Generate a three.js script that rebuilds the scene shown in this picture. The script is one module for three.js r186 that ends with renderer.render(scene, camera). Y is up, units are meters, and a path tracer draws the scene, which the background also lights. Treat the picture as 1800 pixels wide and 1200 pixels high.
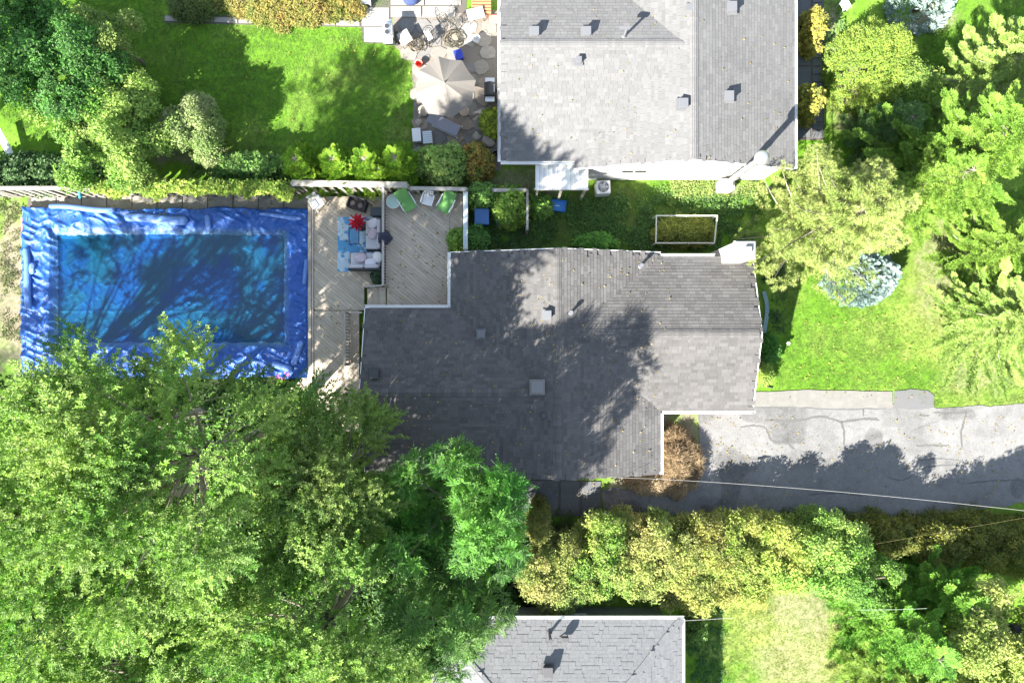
import * as THREE from 'three';
import { RoundedBoxGeometry } from 'three/addons/geometries/RoundedBoxGeometry.js';
import { mergeGeometries } from 'three/addons/utils/BufferGeometryUtils.js';

// ------------------------------------------------------------------ camera, sky, sun, exposure
const scene = new THREE.Scene();
const H = 31.6, F = 1203;                                   // flying height, focal length in pixels of the 1800 px photograph
const camera = new THREE.PerspectiveCamera(2 * Math.atan(600 / F) * 180 / Math.PI, 1.5, 0.5, 2000);
camera.position.set(0, H, 0); camera.up.set(0, 0, -1); camera.lookAt(0, 0, 0);
scene.add(camera);
const renderer = new THREE.WebGLRenderer({ antialias: true });
renderer.toneMapping = THREE.LinearToneMapping;
renderer.toneMappingExposure = 4.8;
renderer.shadowMap.enabled = true;
renderer.setSize(1024, 682);
const sunDir = new THREE.Vector3(-0.93, 1.0, 0.99).normalize();
{ // clear afternoon sky: pale at the horizon, blue overhead, brighter round the sun
  const w = 256, h = 128, d = new Float32Array(w * h * 4), v = new THREE.Vector3();
  for (let y = 0; y < h; y++) for (let x = 0; x < w; x++) {
    const el = ((y + 0.5) / h - 0.5) * Math.PI, az = ((x + 0.5) / w - 0.5) * 2 * Math.PI;
    v.set(Math.cos(el) * Math.cos(az), Math.sin(el), Math.cos(el) * Math.sin(az));
    const up = Math.max(0, v.y), t = Math.pow(1 - up, 2.2), g = Math.pow(Math.max(0, v.dot(sunDir)), 14) * 0.5, k = 0.215 * (v.y < 0 ? 0.6 : 1), o = (y * w + x) * 4;
    d[o] = k * (0.68 + 0.36 * t + g); d[o + 1] = k * (0.88 + 0.18 * t + g * 0.95); d[o + 2] = k * (1.24 - 0.12 * t + g * 0.85); d[o + 3] = 1;
  }
  const t = new THREE.DataTexture(d, w, h, THREE.RGBAFormat, THREE.FloatType); t.mapping = THREE.EquirectangularReflectionMapping; t.magFilter = t.minFilter = THREE.LinearFilter; t.needsUpdate = true;
  scene.background = t; scene.environment = t;
}
const sun = new THREE.DirectionalLight(new THREE.Color(1, 0.95, 0.87), 4.8);
sun.name = 'sun'; sun.position.copy(sunDir).multiplyScalar(90); sun.castShadow = true;
sun.shadow.mapSize.set(4096, 4096);
Object.assign(sun.shadow.camera, { left: -45, right: 45, top: 45, bottom: -45, near: 1, far: 200 });
scene.add(sun); scene.add(sun.target);

// ------------------------------------------------------------------ helpers
let seed = 12345;
const rs = s => { seed = s >>> 0; };
const rnd = () => { seed = (seed + 0x6D2B79F5) >>> 0; let t = seed; t = Math.imul(t ^ (t >>> 15), t | 1); t ^= t + Math.imul(t ^ (t >>> 7), t | 61); return ((t ^ (t >>> 14)) >>> 0) / 4294967296; };
const rr = (a, b) => a + (b - a) * rnd();
const pick = a => a[Math.floor(rnd() * a.length)];
const V = (x, y, z) => new THREE.Vector3(x, y, z);
const sc = h => (H - h) / F;
const X = (px, h = 0) => (px - 900) * sc(h), Z = (py, h = 0) => (py - 600) * sc(h);
const P = (px, py, h = 0) => V(X(px, h), h, Z(py, h));       // the place at height h that the photograph shows at that pixel
const hash = (i, j) => { let n = Math.imul(i, 374761393) + Math.imul(j, 668265263) | 0; n = Math.imul(n ^ (n >>> 13), 1274126177); return ((n ^ (n >>> 16)) >>> 0) / 4294967296; };
const noise = (x, y) => { const i = Math.floor(x), j = Math.floor(y); let u = x - i, v = y - j; u = u * u * (3 - 2 * u); v = v * v * (3 - 2 * v); const a = hash(i, j), b = hash(i + 1, j), c = hash(i, j + 1), d = hash(i + 1, j + 1); return a + (b - a) * u + (c - a) * v + (a - b - c + d) * u * v; };
const fbm = (x, y, n = 4) => { let s = 0, a = 0.5, t = 0; for (let k = 0; k < n; k++) { s += a * noise(x, y); t += a; a *= 0.55; x = x * 2.03 + 17.1; y = y * 2.03 + 9.7; } return s / t; };
const smooth = (a, b, x) => { const t = Math.min(1, Math.max(0, (x - a) / (b - a))); return t * t * (3 - 2 * t); };
const lin2s = c => c <= 0.0031308 ? 12.92 * c : 1.055 * Math.pow(c, 1 / 2.4) - 0.055;
const C = (r, g, b) => new THREE.Color().setRGB(r, g, b);
function tex(w, h, fn, color = true, wrap = THREE.RepeatWrapping) {   // fn(u px, v px) gives linear colour or a height
  const d = new Uint8Array(w * h * 4);
  for (let j = 0; j < h; j++) for (let i = 0; i < w; i++) {
    let c = fn(i, j); if (!Array.isArray(c)) c = [c, c, c];
    const o = (j * w + i) * 4;
    for (let k = 0; k < 3; k++) d[o + k] = Math.round(255 * Math.min(1, Math.max(0, color ? lin2s(c[k]) : c[k])));
    d[o + 3] = 255;
  }
  const t = new THREE.DataTexture(d, w, h, THREE.RGBAFormat);
  t.wrapS = t.wrapT = wrap; t.magFilter = THREE.LinearFilter; t.minFilter = THREE.LinearFilter;
  if (color) t.colorSpace = THREE.SRGBColorSpace;
  t.needsUpdate = true; return t;
}
const wrapN = (i, w, f) => { const a = i / w * f; return a; };
// shared small tiling textures; uv in metres
const tSpeck = tex(256, 256, (i, j) => { const v = 0.72 + 0.28 * hash(i, j) + 0.22 * (hash(i >> 2, (j >> 2) + 900) - 0.5); return [v, v, v]; });
const tConc = tex(512, 512, (i, j) => { const k = 0.78 + 0.3 * (fbm(i / 40, j / 40, 5) - 0.5) + 0.16 * (hash(i, j) - 0.5) + 0.35 * Math.min(0, noise(i / 9, j / 9) - 0.25); return [k, k * 0.99, k * 0.97]; }, true, THREE.MirroredRepeatWrapping);
const tWood = tex(256, 256, (i, j) => { const g = fbm(i / 70, j / 3.2, 4), k = 0.85 + 0.36 * (g - 0.5) + 0.16 * (noise(i / 60 + 40, j / 20) - 0.5); return [k, k * 0.98, k * 0.95]; }, true, THREE.MirroredRepeatWrapping);
const bSpeck = tex(256, 256, (i, j) => 0.5 * hash(i, j) + 0.5 * hash(i >> 1, (j >> 1) + 77), false);
const bRough = tex(256, 256, (i, j) => fbm(i / 10, j / 10, 4), false, THREE.MirroredRepeatWrapping);
const rep = (t, u, v = u) => { const c = t.clone(); c.repeat.set(u, v); c.needsUpdate = true; return c; };
const mat = (r, g, b, o = {}) => new THREE.MeshStandardMaterial({ color: C(r, g, b), roughness: 0.8, ...o });

// name bookkeeping
const used = {};
function numbered(name) { const n = used[name] = (used[name] ?? -1) + 1; return n ? `${name}_${String(n).padStart(3, '0')}` : name; }
function tag(o, label, category, group) { o.userData = { ...o.userData, label, category }; if (group) o.userData.group = group; return o; }
function shade(m) { m.castShadow = true; m.receiveShadow = true; return m; }
function thing(name, label, category, pos = V(0, 0, 0), turn = 0, group) {
  const g = new THREE.Group(); g.name = numbered(name); scene.add(g); g.position.copy(pos); g.rotation.y = turn; return tag(g, label, category, group);
}
function part(name, geo, m, parent, pos, rot) {
  const o = shade(new THREE.Mesh(geo, m)); o.name = name; if (pos) o.position.set(...pos); if (rot) o.rotation.set(...rot); parent.add(o); return o;
}
function one(name, label, category, geo, m, pos, group) { const o = shade(new THREE.Mesh(geo, m)); o.name = numbered(name); if (pos) o.position.copy(pos); scene.add(o); return tag(o, label, category, group); }
function struct(name, geo, m, pos) { const o = shade(new THREE.Mesh(geo, m)); o.name = numbered(name); if (pos) o.position.copy(pos); o.userData.kind = 'structure'; scene.add(o); return o; }
function dup(o, label, pos, turn = 0) { const c = o.clone(); c.name = numbered(o.name.replace(/_\d{3}$/, '')); c.userData = { ...o.userData, label }; c.position.copy(pos); c.rotation.y = turn; scene.add(c); return c; }

// geometry helpers
const box = (w, h, d, x = 0, y = 0, z = 0) => { const g = new THREE.BoxGeometry(w, h, d); g.translate(x, y, z); return g; };
const rbox = (w, h, d, r = 0.02, x = 0, y = 0, z = 0) => { const g = new RoundedBoxGeometry(w, h, d, 2, Math.min(r, w / 2.1, h / 2.1, d / 2.1)); g.translate(x, y, z); return g; };
const cyl = (r0, r1, h, n = 12, x = 0, y = 0, z = 0) => { const g = new THREE.CylinderGeometry(r1, r0, h, n); g.translate(x, y + h / 2, z); return g; };
const tube = (pts, r, seg = 12, rad = 6) => new THREE.TubeGeometry(new THREE.CatmullRomCurve3(pts), seg, r, rad);
const merge = a => mergeGeometries(a.map(g => g.index ? g.toNonIndexed() : g));
function bar(a, b, w, h = w) { const d = b.clone().sub(a), g = new THREE.BoxGeometry(w, h, d.length()); const m = new THREE.Matrix4().lookAt(a, b, Math.abs(d.y) > 0.99 * d.length() ? V(1, 0, 0) : V(0, 1, 0)); g.applyMatrix4(m); g.translate((a.x + b.x) / 2, (a.y + b.y) / 2, (a.z + b.z) / 2); return g; }
function poly(pts, top, th) {                              // a flat plate from [x, z] outline, its top at y = top
  const s = new THREE.Shape(pts.map(p => new THREE.Vector2(p[0], -p[1])));
  const g = new THREE.ExtrudeGeometry(s, { depth: th, bevelEnabled: false }); g.rotateX(-Math.PI / 2); g.translate(0, top - th, 0); return g;
}
const pp = (a, h = 0) => a.map(([x, y]) => [X(x, h), Z(y, h)]);
function wobble(pts, step = 0.25, amp = 0.08, s = 1) {     // an outline with an uneven edge
  const out = [];
  pts.forEach((a, i) => { const b = pts[(i + 1) % pts.length], L = Math.hypot(b[0] - a[0], b[1] - a[1]), n = Math.max(1, Math.round(L / step));
    for (let k = 0; k < n; k++) { const x = a[0] + (b[0] - a[0]) * k / n, z = a[1] + (b[1] - a[1]) * k / n; out.push([x + amp * (fbm(x * 2.1 + s, z * 2.1, 3) - 0.5) * 2, z + amp * (fbm(x * 2.1 + 50 + s, z * 2.1, 3) - 0.5) * 2]); } });
  return out;
}
class Bag {                                                // triangles with a colour each
  constructor() { this.p = []; this.c = []; this.u = []; }
  tri(a, b, c, col, ua, ub, uc) { this.p.push(a.x, a.y, a.z, b.x, b.y, b.z, c.x, c.y, c.z); for (let k = 0; k < 3; k++) this.c.push(col.r, col.g, col.b); this.u.push(...(ua ?? [a.x, a.z]), ...(ub ?? [b.x, b.z]), ...(uc ?? [c.x, c.z])); }
  add(g, m4, col) { g = g.index ? g.toNonIndexed() : g; const p = g.attributes.position, u = g.attributes.uv, v = V(); for (let i = 0; i < p.count; i++) { v.fromBufferAttribute(p, i); if (m4) v.applyMatrix4(m4); this.p.push(v.x, v.y, v.z); this.c.push(col.r, col.g, col.b); this.u.push(u.getX(i), u.getY(i)); } return this; }
  geo() { const g = new THREE.BufferGeometry(); g.setAttribute('position', new THREE.Float32BufferAttribute(this.p, 3)); g.setAttribute('color', new THREE.Float32BufferAttribute(this.c, 3)); g.setAttribute('uv', new THREE.Float32BufferAttribute(this.u, 2)); g.computeVertexNormals(); return g; }
}
function limbGeo(pts, r0, r1, seg = 8, rad = 6) {          // a tapered limb
  const c = new THREE.CatmullRomCurve3(pts), g = new THREE.TubeGeometry(c, seg, 1, rad, false), p = g.attributes.position;
  for (let i = 0; i <= seg; i++) { const o = c.getPointAt(i / seg), r = r0 + (r1 - r0) * i / seg; for (let k = 0; k <= rad; k++) { const n = i * (rad + 1) + k; p.setXYZ(n, o.x + (p.getX(n) - o.x) * r, o.y + (p.getY(n) - o.y) * r, o.z + (p.getZ(n) - o.z) * r); } }
  g.computeVertexNormals(); return g;
}
const inPoly = (x, z, pts) => { let c = false; for (let i = 0, j = pts.length - 1; i < pts.length; j = i++) { const [a, b] = pts[i], [d, e] = pts[j]; if ((b > z) !== (e > z) && x < (d - a) * (z - b) / (e - b) + a) c = !c; } return c; };

// ------------------------------------------------------------------ the ground: one sheet, its soil, grass and painted under-crown shade a computed map
const GW = 54, GD = 37;
const blob = (x, z, px, py, rx, ry, sharp = 0.5) => { const dx = (x - X(px)) / (rx * sc(0)), dz = (z - Z(py)) / (ry * sc(0)); const n = 1.5 * (fbm(x * 1.6 + px, z * 1.6 + py, 4) - 0.5); return smooth(sharp, -sharp, Math.hypot(dx, dz) - 1 + n); };
const lawnTint = (x, z) => {                               // share of tired, pale grass
  const n = fbm(x * 0.55 + 3, z * 0.55, 4);
  return Math.max(0, Math.min(1, 1.2 * (n - 0.45) + 0.75 * blob(x, z, 1390, 1120, 130, 130) + 0.45 * blob(x, z, 1660, 480, 100, 160) + 0.3 * blob(x, z, 1700, 700, 120, 40) + 0.35 * blob(x, z, 1470, 120, 50, 120) + 0.5 * blob(x, z, 700, 260, 30, 60)));
};
const bareSoil = (x, z) => Math.max(
  0.62 * blob(x, z, 1405, 1075, 62, 62), 0.5 * blob(x, z, 1395, 1170, 70, 50), 0.6 * blob(x, z, 1655, 460, 42, 95), 0.5 * blob(x, z, 1720, 660, 60, 30), 0.9 * blob(x, z, 1492, 150, 22, 70), 0.7 * blob(x, z, 1460, 60, 14, 60), 0.9 * blob(x, z, 1640, 35, 45, 22),
  0.9 * blob(x, z, 1190, 800, 55, 80), 0.9 * blob(x, z, 1150, 850, 80, 30), 0.8 * blob(x, z, 320, 262, 60, 22), 0.9 * blob(x, z, 20, 500, 36, 130), 0.5 * blob(x, z, 340, 335, 300, 18), 0.6 * blob(x, z, 890, 320, 90, 24), 0.6 * blob(x, z, 1560, 1130, 50, 60), 0.75 * blob(x, z, 1300, 333, 70, 12));
const understoryShade = (x, z) => Math.max(blob(x, z, 250, 900, 480, 330, 0.2), blob(x, z, 720, 960, 260, 200, 0.2));  // dark undergrowth soil, with the shade beneath the crowns put into its colour
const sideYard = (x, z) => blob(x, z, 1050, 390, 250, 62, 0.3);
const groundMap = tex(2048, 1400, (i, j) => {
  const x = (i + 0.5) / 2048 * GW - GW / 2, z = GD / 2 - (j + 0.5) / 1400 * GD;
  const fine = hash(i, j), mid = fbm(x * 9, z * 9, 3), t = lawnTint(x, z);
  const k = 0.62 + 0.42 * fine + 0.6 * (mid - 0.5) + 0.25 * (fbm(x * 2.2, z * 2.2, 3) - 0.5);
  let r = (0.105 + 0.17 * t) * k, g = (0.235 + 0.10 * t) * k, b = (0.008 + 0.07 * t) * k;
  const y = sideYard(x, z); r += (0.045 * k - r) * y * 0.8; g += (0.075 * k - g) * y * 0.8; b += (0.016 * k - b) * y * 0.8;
  const us = understoryShade(x, z); r += (0.03 * k - r) * us; g += (0.05 * k - g) * us; b += (0.012 * k - b) * us;
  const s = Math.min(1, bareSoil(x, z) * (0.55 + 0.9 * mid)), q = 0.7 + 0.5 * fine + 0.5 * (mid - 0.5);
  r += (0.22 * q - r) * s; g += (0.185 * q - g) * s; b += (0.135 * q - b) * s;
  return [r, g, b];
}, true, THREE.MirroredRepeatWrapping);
{
  const g = new THREE.PlaneGeometry(432, 296, 1, 1); g.rotateX(-Math.PI / 2);
  const u = g.attributes.uv, p = g.attributes.position;
  for (let i = 0; i < u.count; i++) u.setXY(i, p.getX(i) / GW + 0.5, 0.5 - p.getZ(i) / GD);
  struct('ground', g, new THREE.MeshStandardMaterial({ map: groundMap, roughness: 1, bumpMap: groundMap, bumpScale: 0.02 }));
}

// ------------------------------------------------------------------ paved ground
const mAsphalt = new THREE.MeshStandardMaterial({ roughness: 0.95, map: rep(tex(1024, 512, (i, j) => { const x = i / 1024 * 30, z = j / 512 * 15; const st = smooth(0.62, 0.75, fbm(x * 0.45 + 30, z * 0.8 + 11, 3)), k = (0.17 + 0.08 * (fbm(x * 0.7, z * 0.7, 4) - 0.5)) * (1 - 0.16 * st) + 0.05 * (fbm(x * 5, z * 5, 3) - 0.5) + 0.06 * (hash(i, j) - 0.5) - 0.05 * smooth(0.7, 0.8, noise(x * 0.9 + 4, z * 0.9)) ; return [k * 1.01, k, k * 0.985]; }, true, THREE.MirroredRepeatWrapping), 1 / 30, 1 / 15), bumpMap: rep(bSpeck, 4), bumpScale: 0.004 });
const mTar = mat(0.095, 0.094, 0.092, { roughness: 0.8 });
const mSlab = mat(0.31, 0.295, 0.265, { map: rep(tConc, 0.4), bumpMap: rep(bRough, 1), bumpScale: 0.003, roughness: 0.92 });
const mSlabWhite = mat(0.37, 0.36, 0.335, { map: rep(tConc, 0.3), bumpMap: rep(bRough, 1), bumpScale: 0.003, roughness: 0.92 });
const mSlabShaded = mat(0.13, 0.14, 0.15, { map: rep(tConc, 0.4), bumpMap: rep(bRough, 1), bumpScale: 0.003, roughness: 0.92 });  // the slab concrete made darker and bluer, house shade put into its colour
const drivePts = pp([[1226, 722], [1322, 708], [1440, 709], [1570, 710], [1650, 717], [1800, 709], [2300, 700], [2300, 905], [1800, 884], [1690, 898], [1560, 918], [1300, 925], [1058, 905], [1058, 858], [1130, 862], [1205, 850], [1228, 800]]);
rs(4);
const drive = struct('driveway', poly(wobble(drivePts, 0.15, 0.13), 0.03, 0.2), mAsphalt);
const crack = (pts, w) => {                                 // a band of tar sealant along a crack
  const c = new THREE.CatmullRomCurve3(pts.map(([x, y]) => P(x, y, 0.03))), n = pts.length * 7, L = [], R = [];
  for (let i = 0; i <= n; i++) { const p = c.getPoint(i / n), t = c.getTangent(i / n), ww = w * (0.35 + 0.9 * fbm(i * 0.37 + pts[0][0], 2.2, 2)) * Math.min(1, 0.25 + Math.min(i, n - i) * 0.3), jx = 0.05 * (noise(i * 0.8, pts[0][0]) - 0.5), jz = 0.05 * (noise(i * 0.8, pts[0][1] + 9) - 0.5); L.push([p.x - t.z * ww + jx, p.z + t.x * ww + jz]); R.push([p.x + t.z * ww + jx, p.z - t.x * ww + jz]); }
  part('crack_seal', poly([...L, ...R.reverse()], 0.034, 0.008), mTar, drive);
};
[[[[1345, 738], [1395, 740], [1445, 732], [1480, 741], [1520, 736], [1548, 738]], 0.07], [[[1480, 741], [1484, 760], [1485, 785]], 0.06], [[[1518, 718], [1518, 732]], 0.05], [[[1300, 751], [1325, 748], [1345, 752], [1352, 764], [1358, 775], [1383, 779], [1398, 791]], 0.05], [[[1302, 805], [1330, 807], [1350, 801]], 0.05], [[[1700, 722], [1694, 745], [1690, 765], [1692, 790]], 0.05], [[[1610, 784], [1640, 782], [1672, 785]], 0.05], [[[1588, 826], [1602, 819], [1612, 825], [1640, 819], [1690, 817]], 0.04], [[[1605, 812], [1640, 806], [1685, 808]], 0.035], [[[1560, 838], [1585, 844], [1606, 835]], 0.03], [[[1615, 731], [1635, 730]], 0.05], [[[1330, 717], [1400, 716], [1470, 719], [1560, 718]], 0.03], [[[1420, 870], [1470, 866], [1520, 872]], 0.04], [[[1690, 850], [1740, 845], [1830, 842]], 0.04], [[[1640, 724], [1670, 726], [1700, 724]], 0.05]].forEach(a => crack(...a));
struct('concrete_walk', poly(wobble(pp([[1327, 689], [1420, 685], [1568, 688], [1570, 717], [1440, 715], [1327, 714]]), 0.3, 0.04), 0.038, 0.2), mat(0.225, 0.22, 0.205, { map: rep(tConc, 0.4), bumpMap: rep(bRough, 1), bumpScale: 0.003, roughness: 0.92 }));
struct('asphalt_patch', poly(wobble(pp([[1572, 687], [1600, 684], [1630, 686], [1641, 695], [1642, 716], [1610, 720], [1573, 717]]), 0.2, 0.06), 0.042, 0.2), mat(0.15, 0.15, 0.155, { map: rep(tSpeck, 1.5), bumpMap: rep(bSpeck, 4), bumpScale: 0.005, roughness: 0.95 }));
const slabRow = (name, list, m, top = 0.045) => { const base = struct(name, poly(pp(list.bed), 0.012, 0.1), mat(0.09, 0.08, 0.07)); list.slabs.forEach(s => part('slab', poly(pp(s), top + rr(-0.004, 0.004), 0.1), m, base)); return base; };
rs(5);
slabRow('shaded_walk', { bed: [[838, 838], [1057, 846], [1057, 908], [838, 905]], slabs: [[[840, 842], [896, 843], [895, 903], [840, 902]], [[899, 843], [981, 844], [981, 904], [898, 903]], [[985, 844], [1018, 845], [1018, 906], [985, 904]], [[1022, 846], [1056, 846], [1056, 906], [1022, 906]]] }, mSlabShaded);
slabRow('poolside_paving', { bed: [[52, 338], [545, 342], [545, 380], [45, 372]], slabs: Array.from({ length: 11 }, (_, i) => [[56 + i * 44.4, 341], [98 + i * 44.4, 341], [98 + i * 44.4, 374], [55 + i * 44.4, 374]]) }, mSlab);
slabRow('house_side_path', { bed: [[1380, -60], [1449, -60], [1449, 246], [1380, 246]], slabs: [...Array.from({ length: 7 }, (_, i) => [[1383, -50 + i * 42], [1424, -50 + i * 42], [1424, -11 + i * 42], [1383, -11 + i * 42]]), ...Array.from({ length: 21 }, (_, i) => [[1428, -50 + i * 14], [1445, -50 + i * 14 + rr(0, 1)], [1445, -38 + i * 14], [1428, -38 + i * 14 + rr(0, 1)]])] }, mSlabShaded);
{ // pale concrete path along the flower bed and its turn
  const sl = []; for (let i = 0; i < 8; i++) sl.push([[290 + i * 43, 28 + i * 1.2], [331 + i * 43, 29 + i * 1.2], [331 + i * 43, 38 + i * 1.1], [290 + i * 43, 37 + i * 1.1]]);
  sl.push([[636, 14], [684, 14], [684, 46], [636, 46]], [[640, 48], [683, 48], [683, 75], [640, 74]], [[687, 12], [740, 12], [740, 30], [687, 30]], [[743, 12], [800, 12], [800, 30], [743, 30]], [[687, -20], [745, -20], [745, 9], [687, 9]], [[748, -20], [810, -20], [810, 9], [748, 9]]);
  slabRow('white_path', { bed: [[288, 27], [634, 26], [634, 12], [690, -40], [820, -40], [820, 32], [688, 32], [685, 77], [638, 76], [634, 48], [288, 40]], slabs: sl }, mSlabWhite);
}
{ // flagstone patio under the parasol
  rs(61);
  const outline = [[690, 30], [880, 18], [880, 300], [728, 290], [724, 110], [690, 78]];
  const pat = struct('patio_bed', poly(wobble(pp(outline), 0.3, 0.08), 0.014, 0.1), mat(0.22, 0.195, 0.165, { map: rep(tSpeck, 3), bumpMap: rep(bSpeck, 6), bumpScale: 0.01 }));
  const tones = [[0.3, 0.28, 0.25], [0.25, 0.235, 0.21], [0.34, 0.32, 0.29], [0.22, 0.215, 0.21], [0.31, 0.26, 0.21]].map(c => mat(...c, { map: rep(tConc, 0.7), bumpMap: rep(bRough, 2), bumpScale: 0.006, roughness: 0.9 }));
  for (let gy = 34; gy < 292; gy += 25) for (let gx = 694; gx < 872; gx += 28) {
    const cx = gx + 13 + rr(-4, 4) + ((gy / 25 | 0) % 2 ? 9 : 0), cy = gy + 11 + rr(-4, 4); if (!inPoly(cx, cy, outline) || cx > 868 || rnd() < 0.1) continue;
    const n = 6 + (rnd() * 3 | 0), a0 = rnd() * 6, pts = []; for (let k = 0; k < n; k++) { const a = a0 + k / n * 6.283, q = rr(0.75, 1.1); pts.push([cx + Math.cos(a) * 16 * q, cy + Math.sin(a) * 14 * q]); }
    part('flagstone', poly(pp(pts), 0.04 + rr(0, 0.012), 0.06), pick(tones), pat);
  }
}

// ------------------------------------------------------------------ roofs and houses
const shingleW = [0.16, 0.2, 0.24, 0.28, 0.33, 0.4];
const EXPO = 0.145, TH = 0.014;
const shGeo = shingleW.map(w => { const g = new THREE.BoxGeometry(w - 0.006, TH, EXPO + 0.05); return g; });
function roofKit(rgb, spread) {
  const tones = [-1, -0.5, 0, 0.5, 1].map(t => rgb.map(c => c * (1 + spread * t)));
  const o = { map: rep(tSpeck, 1.2), roughness: 0.95, bumpMap: rep(bSpeck, 2), bumpScale: 0.004 };
  return { tones, mats: tones.map(t => mat(...t, o)), vmat: new THREE.MeshStandardMaterial({ vertexColors: true, ...o }), flat: mat(...rgb, o) };
}
// a roof is a list of pieces {h(x, z), planes: [{o, u, v, U, L, s}]}: plane from eave point o along u (length U), uphill v (run L), slope s
function gablePiece(axis, x0, x1, z0, z1, eave, rise) {
  const half = (axis === 'z' ? x1 - x0 : z1 - z0) / 2, s = rise / half;
  const h = (x, z) => x < x0 - 1e-6 || x > x1 + 1e-6 || z < z0 - 1e-6 || z > z1 + 1e-6 ? -1 : eave + s * (half - Math.abs(axis === 'z' ? x - (x0 + x1) / 2 : z - (z0 + z1) / 2));
  const planes = axis === 'z'
    ? [{ o: [x0, z0], u: [0, 1], v: [1, 0], U: z1 - z0, L: half, s }, { o: [x1, z0], u: [0, 1], v: [-1, 0], U: z1 - z0, L: half, s }]
    : [{ o: [x0, z0], u: [1, 0], v: [0, 1], U: x1 - x0, L: half, s }, { o: [x0, z1], u: [1, 0], v: [0, -1], U: x1 - x0, L: half, s }];
  const mid = axis === 'z' ? (x0 + x1) / 2 : (z0 + z1) / 2, top = eave + rise;
  const ridge = axis === 'z' ? [V(mid, top, z0), V(mid, top, z1)] : [V(x0, top, mid), V(x1, top, mid)];
  const polys = axis === 'z' ? [[V(x0, eave, z0), V(x0, eave, z1), ridge[1], ridge[0]], [V(x1, eave, z1), V(x1, eave, z0), ridge[0], ridge[1]]] : [[V(x1, eave, z0), V(x0, eave, z0), ridge[0], ridge[1]], [V(x0, eave, z1), V(x1, eave, z1), ridge[1], ridge[0]]];
  return { h, planes, polys, ridges: [ridge], x0, x1, z0, z1, eave, axis, rise, mid, half };
}
function hipPiece(x0, x1, z0, z1, eave, s) {
  const half = (z1 - z0) / 2, top = eave + s * half, a = V(x0 + half, top, z0 + half), b = V(x1 - half, top, z0 + half);
  const c = [V(x0, eave, z0), V(x1, eave, z0), V(x1, eave, z1), V(x0, eave, z1)];
  const h = (x, z) => { const d = Math.min(x - x0, x1 - x, z - z0, z1 - z); return d < -1e-6 ? -1 : eave + s * d; };
  return { h, eave, x0, x1, z0, z1, planes: [{ o: [x0, z0], u: [1, 0], v: [0, 1], U: x1 - x0, L: half, s }, { o: [x0, z1], u: [1, 0], v: [0, -1], U: x1 - x0, L: half, s }, { o: [x0, z0], u: [0, 1], v: [1, 0], U: z1 - z0, L: half, s }, { o: [x1, z0], u: [0, 1], v: [-1, 0], U: z1 - z0, L: half, s }],
    polys: [[c[1], c[0], a, b], [c[3], c[2], b, a], [c[0], c[3], a], [c[2], c[1], b]], ridges: [[a, b], [c[1], b], [c[2], b], [c[0], a], [c[3], a]] };
}
function slabGeo(pts, th) {                                 // a roof slab hanging below the plane of pts
  const b = new Bag(), col = C(1, 1, 1), d = pts.map(p => p.clone().setY(p.y - th)), n = pts.length;
  for (let i = 1; i < n - 1; i++) { b.tri(pts[0], pts[i], pts[i + 1], col); b.tri(d[0], d[i + 1], d[i], col); }
  for (let i = 0; i < n; i++) { const j = (i + 1) % n; b.tri(pts[i], d[i], d[j], col); b.tri(pts[i], d[j], pts[j], col); }
  return b.geo();
}
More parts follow.
